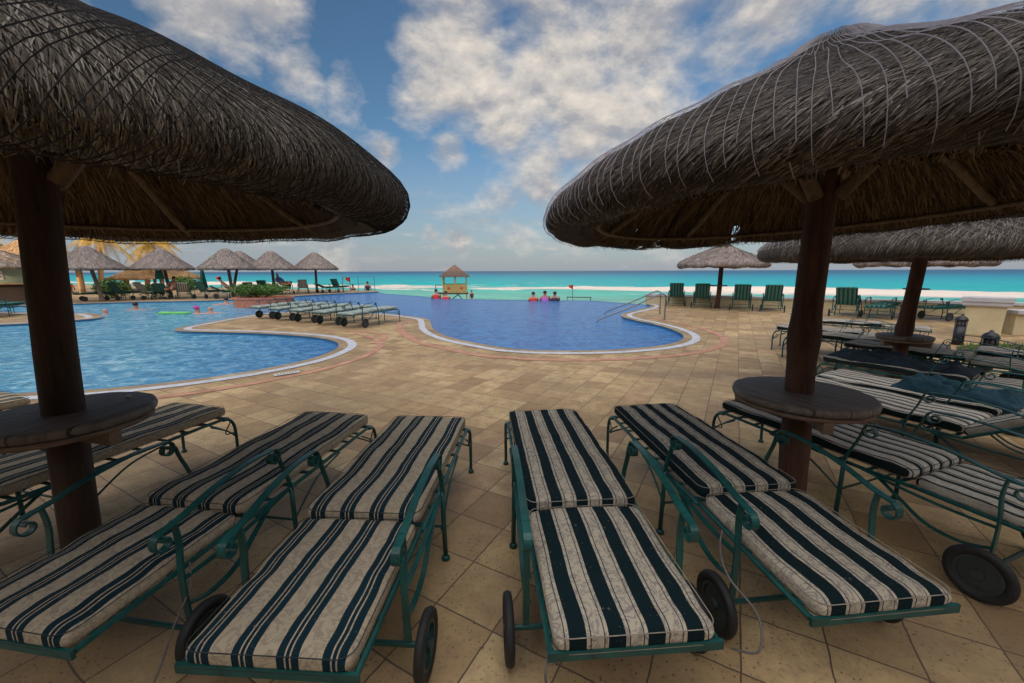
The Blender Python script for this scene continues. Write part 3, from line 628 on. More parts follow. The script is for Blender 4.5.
def hub_mesh(mat,spokes):
    mb=MB(); n=24
    for r0,r1,w in ((.072,.088,.012),(.0,.022,.02)):
        vs=[(r*math.cos(2*PI*j/n),z,r*math.sin(2*PI*j/n)) for r,z in ((max(r0,.001),-w),(r1,-w),(r1,w),(max(r0,.001),w)) for j in range(n)]
        mb.add(vs,[(i*n+j,i*n+(j+1)%n,((i+1)%4)*n+(j+1)%n,((i+1)%4)*n+j) for i in range(4) for j in range(n)])
    if spokes:
        for i in range(6):
            a=2*PI*i/6; mb.tube([(.02*math.cos(a),0,.02*math.sin(a)),(.078*math.cos(a),0,.078*math.sin(a))],.007,5)
    else:
        vs=[(.075*math.cos(2*PI*j/n),z,.075*math.sin(2*PI*j/n)) for z in(-.006,.006) for j in range(n)]; mb.add(vs,[(j,(j+1)%n,n+(j+1)%n,n+j) for j in range(n)]+[tuple(range(n)),tuple(range(n,2*n))])
    return mb.mesh('hub',mat)
meH=hub_mesh(M['hub'],False); meHs=hub_mesh(M['iron_dark'],True)
def lounger(label,foot,head_dir,ck,raise_=0,group=None,detail=2,spokes=False,bare=False):
    """foot: world xy of the middle of the foot end; head_dir: vector from foot towards the wheeled head end"""
    rz=math.atan2(head_dir[1],head_dir[0]); root=thing('sun_lounger',label,'sun lounger',(foot[0],foot[1],0),rz,group); I=IR['iron']
    if True:
        s=link('seat_cushion',ME['seat',ck],root,(0,0,-.02 if bare else 0)); b=link('back_cushion',ME['back',ck],root,(HX,0,HZ-(.02 if bare else 0)),(0,-R(raise_),0))
        if bare: s.scale=(1,1,1)
        if detail==2: link('piping',ME['pipe_s',ck],s); link('piping',ME['pipe_b',ck],b)
    link('frame',I['frame'],root); link('backrest_frame',I['back_frame'],root,(HX,0,HZ),(0,-R(raise_),0))
    for k_ in('leg1l','leg1r','leg2l','leg2r'): link('leg',I[k_],root)
    for k_ in 'lr':
        a=link('armrest',I['arm'+k_],root); link('arm_support',I['post'+k_],a)
    link('axle_bar',I['axle'],root); link('cross_bar',I['cross'],root); link('foot_stretcher',I['stretch'],root)
    for s_ in(-1,1):
        w=link('wheel',meT,root,(1.56,s_*.37,.126)); link('hub',meHs if spokes else meH,w)
    return root
def between(f,h): return (f[0],f[1]),(h[0]-f[0],h[1]-f[1])
G1='cushioned loungers lined up in the foreground'; G2='striped loungers packed beside the right umbrellas'
def lg(label,f,h,*a,**k): return lounger(label,f,(h[0]-f[0],h[1]-f[1]),*a,**k)
lC=lg('wide striped lounger standing straight at the front, just right of the middle gap',(.235,2.93),(.375,1.06),'wide',group=G1)
lD=lg('wide striped lounger angled right, in front of the reddish pole with table',(1.06,3.05),(1.25,1.19),'wide',group=G1)
lB=lg('triple striped lounger left of the middle gap with a spoked wheel showing',(-.60,2.80),(-.715,.94),'triple',group=G1,spokes=True)
lA=lg('triple striped lounger at the bottom left corner, right of the dark pole',(-1.325,2.88),(-1.61,1.03),'triple',group=G1)
lg('triple striped lounger behind the dark left pole, foot end towards the pool',(-2.51,3.08),(-2.96,1.26),'triple',group=G1)
for q_ in (lA,lB): q_.scale=(.965,1,1)
lg('striped lounger at the left edge, mostly hidden behind the round table',(-4.35,3.38),(-5.1,1.65),'triple',group=G1)
lg('narrow striped lounger behind the reddish pole, its big wheel at the right edge',(1.945,3.21),(2.59,1.45),'narrow',group=G2)
lg('narrow striped lounger with its backrest part raised, right of the round table',(2.80,3.80),(3.6,2.09),'narrow',34,group=G2)
lG=lg('lounger with a bunched teal towel on it, right of the round table',(3.32,4.08),(4.24,2.45),'narrow',group=G2)
lJ=lg('lounger covered by a long dark blue towel, before the leaning pole',(4.05,4.97),(5.05,3.38),'narrow',group=G2)
lg('pale striped lounger right behind the leaning pole and its table',(5.08,5.92),(6.12,4.36),'narrow',group=G2)
lg('striped lounger second from the back of the packed row, legs showing left of the pole',(4.98,7.02),(6.15,5.56),'narrow',group=G2)
lg('striped lounger at the back of the packed row, nearest the four green loungers',(5.22,7.72),(6.5,6.35),'narrow',group=G2)
lg('striped lounger alone behind the packed row, left of the leaning pole',(6.5,8.75),(7.9,7.5),'narrow',group=G2)
lg('striped lounger in front of the nearer black bollard at the right edge',(6.35,5.35),(7.45,3.9),'narrow',group=G2)
G3='green plaid loungers with raised backs facing the sea'
d=(-.5,-.866)
def rl(label,w,d,ang,ck='plaid',group=G3):
    l=math.hypot(*d); d=(d[0]/l,d[1]/l); return lounger(label,(w[0]-1.56*d[0],w[1]-1.56*d[1]),d,ck,ang,group,1)
rl('green plaid lounger with raised back next to the pool handrail, first of four',(6.95,17.0),(-.42,-.9),62)
rl('green plaid lounger with raised back left of the thin pole, second of four',(7.62,16.1),(-.45,-.89),62)
rl('green plaid lounger with raised back just right of the thin pole, third of four',(8.6,15.0),(-.48,-.87),62)
rl('green plaid lounger with raised back, rightmost of the four by the sea wall',(9.45,14.5),(-.5,-.86),62)
lT=rl('green plaid lounger with raised back between the two brown poles, towel beside it',(10.65,12.8),(-.72,-.7),58)
rl('flat green lounger by the sea wall, partly behind the leaning pole',(11.35,12.4),(-.8,-.6),0)
rl('flat green lounger by the sea wall, left of the cream pedestal',(12.75,12.0),(-.99,-.1),0)
G4='cushionless looking green loungers in a row on the pool peninsula'
for i,lab in enumerate(('nearest the left tip of the peninsula, beside the brick planter','second from the left on the pool peninsula','third from the left on the pool peninsula','fourth from the left on the pool peninsula','rightmost of the row on the pool peninsula')):
    t_=i/4; w=(-8.05+t_*3.75,13.05-t_*2.2); rl('flat pale green lounger, '+lab,w,(-.47+.03*i,-.88),0,'palegreen',G4)
G5='loungers on the far terrace'
def fx(px,Y): return ((px-512)/406*Y,Y)
TL=[(83,21.6,0,'plaid','flat green lounger at the left of the far terrace, next to the shrub',(-.6,-.8)),
(112,22.0,60,'plaid','dark green lounger with upright back between the first two far umbrellas',(-.2,-.95)),
(138,22.3,60,'narrow','lounger with upright pale striped back left of the closed green parasol',(-.2,-.95)),
(160,22.6,50,'plaid','green lounger where a person reclines beneath the second far umbrella',(.5,-.85)),
(184,22.9,50,'narrow','lounger with pale striped cushion just right of the second far umbrella pole',(.6,-.8)),
(200,23.1,60,'plaid','teal lounger with upright back between the second and third far umbrellas',(-.1,-1)),
(216,23.3,30,'plaid','low lounger where a fair person lies, left of the third far umbrella',(-.8,-.6)),
(248,25.2,45,'plaid','dark green lounger with tilted back behind the brick planter',(.7,-.7)),
(262,26.2,60,'plaid','dark upright lounger left of the pole behind the planter',(.3,-.95)),
(288,27.2,45,'plaid','dark lounger with tilted back beside the person in blue',(.7,-.7)),
(303,28.0,60,'narrow','brown looking lounger with upright back, left of the last far umbrella',(.4,-.9)),
(320,28.6,25,'plaid','low green lounger under the last far umbrella',(-.6,-.8)),
(334,29.4,62,'plaid','teal lounger with tall upright back right of the last far umbrella',(-.2,-1))]
for px,Y,ang,ck,lab,dd in TL:
    x,y=fx(px,Y); rl(lab,(x,y-.2),dd,ang,ck,G5)
for i,lab in enumerate(('nearest','middle','farthest')):
    rl('green lounger on the left edge peninsula, %s of the three by the bar hut'%lab,(-17.6-.95*i,13.2+.25*i),(.3,-.95),0,'plaid','loungers on the left edge peninsula')
# tie cords hanging from two of the near loungers
mb=MB(); mb.tube([(q.x,q.y,q.z) for q in catmull([(1.42,-.27,.36),(1.50,-.33,.33),(1.62,-.37,.30),(1.74,-.33,.24),(1.80,-.36,.15),(1.74,-.41,.10)],6)],.0045,6); mb.obj('tie_cord',M['cord'],lD,True)
mb=MB(); mb.tube([(q.x,q.y,q.z) for q in catmull([(1.5,.27,.37),(1.55,.31,.3),(1.62,.30,.2),(1.70,.31,.1),(1.76,.30,.02)],6)],.004,6); mb.obj('tie_cord',M['cord'],lA,True)
mb=MB(); mb.tube([(q.x,q.y,q.z) for q in catmull([(1.86,-.26,.36),(1.90,-.28,.30),(1.89,-.27,.22)],6)],.0045,6); mb.obj('tie_cord',M['cord'],lC,True)
# towels
def towel(label,root,x0,x1,hw,mat,seed,hgt,name='towel'):
    nx,ny=150,60; v=[]
    for i in range(nx+1):
        for j in range(ny+1):
            u=i/nx; w_=j/ny*2-1; x=x0+(x1-x0)*u; y=hw*w_*(1+.15*noise.noise(Vector((x*3,seed,0))))
            edge=min(1,4*(1-abs(w_)))*min(1,7*u)*min(1,7*(1-u))
            q1=1-min(1,abs(noise.noise(Vector((x*3.4+seed+y*2,y*4-x,seed))))*3.2); q2=1-min(1,abs(noise.noise(Vector((x*8+y*5,y*9+seed,1))))*3); z=.457+edge*hgt*(.12+.75*q1+.35*q2)
            if abs(w_)>.9: z-=.05*(abs(w_)-.9)*10
            v.append((x+.03*noise.noise(Vector((x*3,y*7,seed+4))),y,z))
    f=[(i*(ny+1)+j,(i+1)*(ny+1)+j,(i+1)*(ny+1)+j+1,i*(ny+1)+j+1) for i in range(nx) for j in range(ny)]
    mb=MB(); mb.add(v,f); me=mb.mesh(name,mat,True); o=link(name,me,None,root.location,root.rotation_euler); so=o.modifiers.new('thick','SOLIDIFY'); so.thickness=.012; so.offset=1
    return tag(o,label,'towel','towels on the loungers')
towel('long crumpled dark blue towel over the lounger before the leaning pole',lJ,.02,1.25,.23,M['towel_dark'],2.2,.08)
towel('bunched teal towel on the lounger right of the round table',lG,.55,1.3,.22,M['towel_teal'],5.1,.09)
o=towel('blue teal towel hanging beside the raised green lounger between the poles',lT,.15,1.0,.27,M['towel_teal'],7.7,.22)

# ------------------------------------------------------------------ walls, pedestal, bollards, rails
def wall(name,label,a,b,th,h,capw):
    a=Vector((*a,0)); b=Vector((*b,0)); c=(a+b)/2; l=(b-a).length; rz=math.atan2((b-a).y,(b-a).x); root=thing(name,label,'wall',tuple(c),rz)
    mb=MB(); mb.box((0,0,h/2-.5),(l,th,h+1.0)); mb.obj('wall_body',M['yellow_wall'],root)
    mb=MB(); mb.box((0,0,h+.04),(l+.06,capw,.08)); mb.obj('wall_cap',M['cap'],root); return root
wall('sea_wall','low cream wall with pale cap between deck and beach',(6.35,19.0),(17.6,12.5),.3,.34,.42)
wall('sea_wall','short cream wall with pale cap right of the pedestal',(11.7,9.35),(19,7.5),.3,.48,.45)
ped=thing('pedestal','big cream pedestal with pale overhanging cap at the right edge','pedestal',(11.1,9.35,0),-.87)
mb=MB(); mb.lathe([(.41,0),(.42,.35),(.44,.66)],4) ; mb.obj('pedestal_body',M['yellow_wall'],ped,rot=(0,0,PI/4))
mb=MB(); mb.lathe([(.50,.66),(.53,.69),(.53,.75),(.565,.77),(.565,.86)],4); mb.obj('pedestal_cap',M['cap'],ped,rot=(0,0,PI/4))
def bollard(label,loc):
    root=thing('bollard_light',label,'bollard',loc,0,'black bollard lights by the lawn')
    mb=MB(); mb.lathe([(.085,0),(.085,.38)],20); mb.obj('post',M['black'],root,True)
    mb=MB(); mb.lathe([(.07,.38),(.07,.50)],16); mb.obj('lamp_core',M['greylamp'],root,True)
    mb=MB()
    for i in range(8):
        a=2*PI*i/8; mb.box((.08*math.cos(a),.08*math.sin(a),.44),(.012,.012,.12),a)
    mb.obj('guard',M['black'],root)
    mb=MB(); mb.lathe([(.098,.49),(.098,.51),(.08,.55),(.05,.575),(.025,.585),(.022,.61),(.01,.615)],20); mb.obj('lamp_cap',M['black'],root,True)
bollard('black bollard light further off, left of the cream pedestal',(9.0,7.95,0)); bollard('black bollard light nearer, half behind the loungers at right',(7.1,5.85,0))
def rail(label,p,w):
    root=thing('pool_handrail',label,'handrail',(p[0],p[1],0),0,'steel handrails into the pool'); dx,dy=w[0]-p[0],w[1]-p[1]
    mb=MB(); mb.tube([tuple(q) for q in catmull([Vector(c) for c in ((0,0,0),(0,0,.4),(0,0,.70),(dx*.04,dy*.04,.79),(dx*.12,dy*.12,.76),(dx*.5,dy*.5,.40),(dx,dy,-.02),(dx*1.03,dy*1.03,-.3))],8)],.021,8); mb.obj('rail',M['steel'],root,True)
    mb=MB(); mb.lathe([(.05,.002),(.05,.015),(.03,.02)],16); mb.obj('base_plate',M['steel'],root)
rail('nearer of the two curved steel handrails entering the right pool',(4.68,12.2),(2.66,12.3)); rail('farther of the two curved steel handrails entering the right pool',(5.15,13.9),(3.45,14.7))
mb=MB(); mb.box((0,0,.014),(.34,.13,.006),0); o=mb.obj('depth_marker',M['marker'],None,loc=(-3.35,5.78,0),rot=(0,0,.72)); tag(o,'white marker tile with faint lettering set by the lagoon edge','marker')
mk=MB()
for i in range(7): mk.box((-.12+i*.04,.0,.0185),(.022,.05,.002))
mk.obj('lettering',simple('faded grey paint',(.25,.24,.26)),o)
mb=MB(); mb.box((0,0,.014),(.26,.10,.006)); tag(mb.obj('depth_marker',M['marker'],None,loc=(-.2,7.42,0),rot=(0,0,-.45)),'small white marker tile at the near edge of the right pool','marker')
# small scrap on the left table
mb=MB(); mb.tube([(q.x,q.y,q.z) for q in catmull([(-.012,0,.004),(0,.006,.009),(.014,0,.005)],4)],[.002]+[.006]*7+[.002],7); o=mb.obj('shell',M['c_white'],None,loc=(-1.93,1.93,.88)); tag(o,'small white shell lying on the left round table','shell')

# ------------------------------------------------------------------ planter and greenery
def leaves(n,rx,ry,rz_,mat,name,parent,loc=(0,0,0),size=.07,clumps=None):
    cl=clumps or [(0,0,0,1)]; V=[];F=[]
    for i in range(n):
        cx,cy,cz,s=cl[i%len(cl)]; d_=Vector(RNG.normal(0,1,3)); d_.normalize(); q=random.uniform(.55,1.02); p=Vector((cx+d_.x*rx*s*q,cy+d_.y*ry*s*q,cz+d_.z*rz_*s*q))
        if p.z<-rz_*.8: continue
        a=Vector(RNG.normal(0,1,3)).normalized(); b=a.orthogonal().normalized(); l=size*random.uniform(.6,1.3); o=len(V)
        V+= [p-a*l,p+b*l*.4,p+a*l,p-b*l*.4]; F.append((o,o+1,o+2,o+3))
    mb=MB(); mb.add(V,F); return mb.obj(name,mat,parent,loc=loc)
pl=thing('brick_planter','oval terracotta brick planter standing in the pool water','planter',(-11.3,18.3,0),.15)
mb=MB(); n=40; pr_=[(1.0,-.5),(1.02,.28),(1.06,.30),(1.06,.38),(.94,.38),(.92,.30)]
mb.add([(1.22*r*math.cos(2*PI*j/n),.75*r*math.sin(2*PI*j/n),z) for r,z in pr_ for j in range(n)],[(i*n+j,i*n+(j+1)%n,(i+1)*n+(j+1)%n,(i+1)*n+j) for i in range(5) for j in range(n)]+[tuple(5*n+j for j in range(n))])
mb.obj('brick_rim',M['brick'],pl)
def shrub(label,loc,rx,ry,rz_,n,mat='leaf',group=None,size=.07,cat='shrub',z0=0):
    r=thing('shrub',label,cat,loc,0,group); cl=[(random.uniform(-.6,.6)*rx,random.uniform(-.5,.5)*ry,random.uniform(-.1,.3)*rz_,random.uniform(.45,.7)) for _ in range(9)]
    leaves(n,rx,ry,rz_,M[mat],'foliage',r,(0,0,rz_*.8),size,cl)
    mb=MB()
    for _ in range(6):
        a=random.uniform(0,6.28); mb.tube([(0,0,-.1),(.3*rx*math.cos(a),.3*ry*math.sin(a),.4*rz_),(.55*rx*math.cos(a),.55*ry*math.sin(a),rz_*.9)],[.02,.015,.008],5)
    mb.obj('stem',M['dark_timber'],r)
shrub('clipped green shrub filling the brick planter',(-11.35,18.3,.3),1.15,.6,.42,5200,size=.05)
shrub('bright green shrub beside the leftmost far umbrella',(-23.6,23.8,0),1.1,.9,.7,2600,size=.07)
shrub('small green shrub right of the leftmost far umbrella pole',(-21.8,24.6,0),.7,.6,.5,1600,size=.07)
shrub('yellow green shrub behind the second far umbrella',(-22.0,27.5,0),.9,.7,.75,1800,size=.07)
shrub('green leafy plant poking up by the loungers at the right edge',(6.6,4.75,0),.35,.3,.28,900,size=.05)
# palms with golden sunlight in their colours
def palm(label,loc,h,lean,seed,nf=16,fl=2.3):
    random.seed(seed); r=thing('palm_tree',label,'palm tree',loc,0,'palms behind the far umbrellas')
    mb=MB(); pts=[(lean*(i/12)**2,0,h*i/12) for i in range(13)]; mb.tube(pts,[.2-.07*i/12+(.015 if i%2 else 0) for i in range(13)],10); mb.obj('trunk',M['trunk_sunlit'],r,True)
    mb=MB(); c=Vector((lean,0,h))
    for i in range(nf):
        a=2*PI*i/nf+random.uniform(-.2,.2); up=random.uniform(-.2,.75); d_=Vector((math.cos(a),math.sin(a),0)); path=[]
        for k in range(11):
            t_=k/10; path.append(c+d_*fl*t_*math.cos(up*.6)+Vector((0,0,fl*(up*t_-1.05*t_*t_))))
        mb.tube(path,[.02-.0015*k for k in range(11)],4)
        for k in range(1,11):
            for q in range(5):
                p=path[k-1].lerp(path[k],q/5); tg=(path[k]-path[k-1]).normalized(); sd=tg.cross(Vector((0,0,1))).normalized(); ll=.55*math.sin(PI*min(1,.12+(k-1+q/5)/10.5))+.08
                for s in(-1,1):
                    e=p+sd*s*ll*.75+tg*ll*.35+Vector((0,0,-ll*.6)); w=tg*.02; mb.add([p-w,p+w,e],[(0,1,2)])
    mb.obj('crown',M['leaf_sunlit'],r)
palm('golden lit palm whose drooping fronds show above the leftmost far umbrella',(-31.5,31.0,-1.2),5.2,.5,3,18,2.6)
palm('golden lit palm further right with its trunk beside the far umbrellas',(-30.3,33.5,-1.2),5.0,.9,5,16,2.2)
palm('golden lit palm at the left edge behind the bar hut',(-44,33.5,-1.2),7.0,-.5,8,16,2.6)

# ------------------------------------------------------------------ beach bar hut, palapas, parasols
def palapa(label,loc,Rr,h,rim_,mat='gold',posts=6,rz=0,cat='palapa'):
    r=thing('beach_palapa',label,cat,loc,rz,'golden lit palapas on the beach'); prof=make_profile(Rr,h,CONE,rim_); S=Surf(prof,1.1,.03)
    c=link('roof',canopy_shell(S,64,24,M['thatch_sunlit'],name='roof'),r); link('straw_layer',strands(S,5000,.2,.5,.02,0,M['straw_sunlit'],lift=.03),c)
    for i in range(posts):
        a=2*PI*i/posts+.3; mb=MB(); mb.tube([(.72*Rr*math.cos(a),.72*Rr*math.sin(a),0),(.72*Rr*math.cos(a),.72*Rr*math.sin(a),rim_+.25)],.12,8); mb.obj('post',M['trunk_sunlit'],r,True)
palapa('wide low golden palapa roof behind the second far umbrella',(-31.0,35.5,-1.4),3.3,3.8,2.35,posts=6)
palapa('tall golden palapa roof at the left edge behind the bar hut',(-37.5,28.0,-.6),3.6,5.2,2.6,posts=6)
palapa('golden palapa bar with people between its posts, behind the leftmost umbrella',(-33.3,28.6,-.6),3.0,4.6,2.5,posts=7)
hut=thing('bar_hut','small bar hut with thatched roof and pale green boards at left edge','hut',(-26.6,20.8,0),.75)
mb=MB(); mb.box((0,0,.5),(2.4,2.0,1.0)); mb.obj('counter',M['dark_timber'],hut)
mb=MB(); mb.box((0,-.06,1.35),(2.7,2.2,.7)); mb.obj('board_panel',M['panel'],hut)
mb=MB(); mb.box((0,-.1,.96),(3.0,2.5,.08)); mb.obj('counter_top',M['trunk_sunlit'],hut)
mb=MB(); mb.box((.3,-1.175,1.38),(.4,.02,.45)); sg=mb.obj('notice_board',M['c_white'],hut)
mb=MB(); mb.box((.3,-1.19,1.46),(.22,.01,.12)); mb.box((.3,-1.19,1.30),(.28,.01,.06)); mb.obj('notice_print',M['c_blue'],sg)
for sx_ in(-1,1):
    for sy_ in(-1,1): mb=MB(); mb.tube([(sx_*1.3,sy_*1.05,0),(sx_*1.3,sy_*1.05,1.9)],.06,8); mb.obj('post',M['trunk_sunlit'],hut)
profH=make_profile(2.2,2.75,CONE,1.72); SH=Surf(profH,2,.03); c=link('roof',canopy_shell(SH,64,24,M['thatch_sunlit'],name='roof'),hut); link('straw_layer',strands(SH,4000,.15,.4,.015,0,M['straw_far'],lift=.03),c)
def parasol(label,loc):
    r=thing('closed_parasol',label,'parasol',loc,0,'closed green parasols on the far terrace'); mb=MB(); mb.tube([(0,0,0),(0,0,2.4)],.025,6); mb.obj('pole',M['black'],r)
    mb=MB(); n=24; pr_=[(.02,2.35),(.08,2.1),(.13,1.6),(.19,1.15),(.15,1.12)]; mb.add([(r_*(1+.18*math.cos(6*2*PI*j/n))*math.cos(2*PI*j/n),r_*(1+.18*math.cos(6*2*PI*j/n))*math.sin(2*PI*j/n),z) for r_,z in pr_ for j in range(n)],[(i*n+j,i*n+(j+1)%n,(i+1)*n+(j+1)%n,(i+1)*n+j) for i in range(4) for j in range(n)]); mb.obj('folded_canopy',M['c_dgreen'],r,True)
    mb=MB(); mb.lathe([(.22,0),(.2,.07),(.04,.09)],16); mb.obj('base',M['black'],r)
parasol('closed dark green parasol left of the second far umbrella pole',(-19.9,22.9,0)); parasol('closed green parasol rising behind the teal upright lounger',(-18.3,24.0,-.55))

# ------------------------------------------------------------------ lifeguard tower
tw=thing('lifeguard_tower','ochre lifeguard tower with shingle roof and red crosses on the beach','tower',(-5.55,39.5,-1.7),.12)
zb=1.55
for sx_ in(-1,1):
    for sy_ in(-1,1): mb=MB(); mb.tube([(sx_*1.1,sy_*1.0,-.3),(sx_*1.1,sy_*1.0,3.0)],.06,6); mb.obj('corner_post',M['tower'] if sx_*sy_>0 else M['tower'],tw)
mb=MB(); mb.box((0,0,1.08),(2.5,2.2,.12)); mb.obj('floor_platform',M['dark_timber'],tw)
for nm,c,d_ in (('front_panel',(0,-1.02,1.55),(2.3,.05,.85)),('back_panel',(0,1.02,1.55),(2.3,.05,.85)),('side_panel',(-1.13,0,1.55),(.05,2.0,.85)),('side_panel',(1.13,0,1.55),(.05,2.0,.85))):
    mb=MB(); mb.box(c,d_); p_=mb.obj(nm,M['tower'],tw)
    if nm=='front_panel':
        for x in(-.58,.62):
            mb=MB(); mb.box((x,-1.055,1.6),(.30,.02,.10)); mb.box((x,-1.058,1.6),(.10,.02,.30)); mb.obj('red_cross',M['c_red'],p_)
mb=MB(); mb.box((0.03,-1.0,2.4),(.16,.08,.9)); mb.obj('mullion',M['tower'],tw)
mb=MB(); mb.box((0,-1.0,2.72),(2.3,.07,.14)); mb.box((0,1.0,2.72),(2.3,.07,.14)); mb.obj('lintel',M['tower'],tw)
mb=MB(); mb.add([(-1.45,-1.35,2.72),(1.45,-1.35,2.72),(1.45,1.35,2.72),(-1.45,1.35,2.72),(0,0,3.85),(-1.45,-1.35,2.66),(1.45,-1.35,2.66),(1.45,1.35,2.66),(-1.45,1.35,2.66)],[(0,1,4),(1,2,4),(2,3,4),(3,0,4),(5,6,1,0),(6,7,2,1),(7,8,3,2),(8,5,0,3),(8,7,6,5)]); mb.obj('roof',M['shingle'],tw)
for a_,b_ in (((-1.1,-1,0),(.3,-1,1.0)),((.3,-1,1.0),(1.0,-1,.1)),((-1.7,-1.0,1.1),(-1.1,-1.0,1.1))): mb=MB(); mb.tube([a_,b_],.05,6); mb.obj('timber_strut',M['dark_timber'],tw)
mb=MB(); mb.box((-1.55,-.9,1.15),(.6,.8,.06)); mb.tube([(-1.8,-1.2,1.15),(-1.8,-1.2,1.9)],.03,6); mb.tube([(-1.8,-1.2,1.9),(-1.2,-1.2,1.9)],.03,6); mb.obj('landing',M['dark_timber'],tw)
def flag(label,loc,h):
    r=thing('warning_flag',label,'flag',loc,0,'red warning flags on the beach'); mb=MB(); mb.tube([(0,0,0),(0,0,h)],.025,6); mb.obj('pole',M['dark_timber'],r)
    mb=MB(); n=10; mb.add([(.40*i/n-.40,.08*math.sin(i*.9),h-.02-.08*(i/n)*s_-(.36 if s_==1 else 0)*(.6+.4*i/n)) for s_ in(0,1) for i in range(n+1)],[(i,i+1,n+2+i,n+1+i) for i in range(n)]); o=mb.obj('flag_cloth',M['c_red'],r); sm=o.modifiers.new('t','SOLIDIFY'); sm.thickness=.02
flag('red warning flag in front of the surf, right of the bathers',(6.2,41,-1.9),2.0)
flag('red warning flag beyond the end of the far terrace',(-14.6,36.5,-1.5),2.5)
flag('red warning flag seen between the far umbrellas by the surf',(-26.6,37.0,-1.5),2.6)
be=thing('steel_barrier','low dark barrier bar on a post beyond the infinity edge','barrier',(4.6,26,-1.5)); 
mb=MB(); mb.tube([(-1.05,0,1.32),(.55,0,1.30)],.03,6); mb.obj('bar',M['dark_timber'],be); mb=MB(); mb.tube([(.5,0,0),(.5,0,1.32)],.03,6); mb.tube([(-1.0,0,0),(-1.0,0,1.32)],.02,6); mb.obj('post',M['steel'],be)
gr=thing('terrace_railing','thin post railing at the sea end of the far terrace','railing',(-11.2,30.6,0))
for x,y in ((-1.3,-.7),(-.5,.2),(.7,.3)): mb=MB(); mb.tube([(x,y,0),(x,y,1.15)],.025,6); mb.obj('post',M['steel'],gr)
mb=MB(); mb.tube([(-1.3,-.7,.6),(-.5,.2,.6),(.7,.3,.6)],.012,5); mb.tube([(-1.3,-.7,1.1),(-.5,.2,1.1),(.7,.3,1.1)],.012,5); mb.obj('wire',M['steel'],gr)

# ------------------------------------------------------------------ people
def skin_mesh(J,E,mat,name,levels=1):
    me=bpy.data.meshes.new('tmp'); keys=list(J); me.from_pydata([J[k][:3] for k in keys],[(keys.index(a),keys.index(b)) for a,b in E],[])
    o=bpy.data.objects.new('tmp',me); COL.objects.link(o); o.modifiers.new('s','SKIN'); sd=o.modifiers.new('ss','SUBSURF'); sd.levels=levels; sd.render_levels=levels
    for i,k in enumerate(keys):
        r=J[k][3]; me.skin_vertices[0].data[i].radius=(r,r)
    me.skin_vertices[0].data[0].use_root=True
    dg=bpy.context.evaluated_depsgraph_get(); m2=bpy.data.meshes.new_from_object(o.evaluated_get(dg)); bpy.data.objects.remove(o); m2.name=name; m2.materials.clear(); m2.materials.append(mat); m2.shade_smooth(); return m2
EB=[('pelvis','waist'),('waist','chest'),('chest','neck'),('neck','head'),('head','crown'),('chest','sl'),('sl','el'),('el','hl'),('chest','sr'),('sr','er'),('er','hr'),('pelvis','pl'),('pl','kl'),('kl','al'),('al','tl'),('pelvis','prr'),('prr','kr'),('kr','ar'),('ar','tr')]
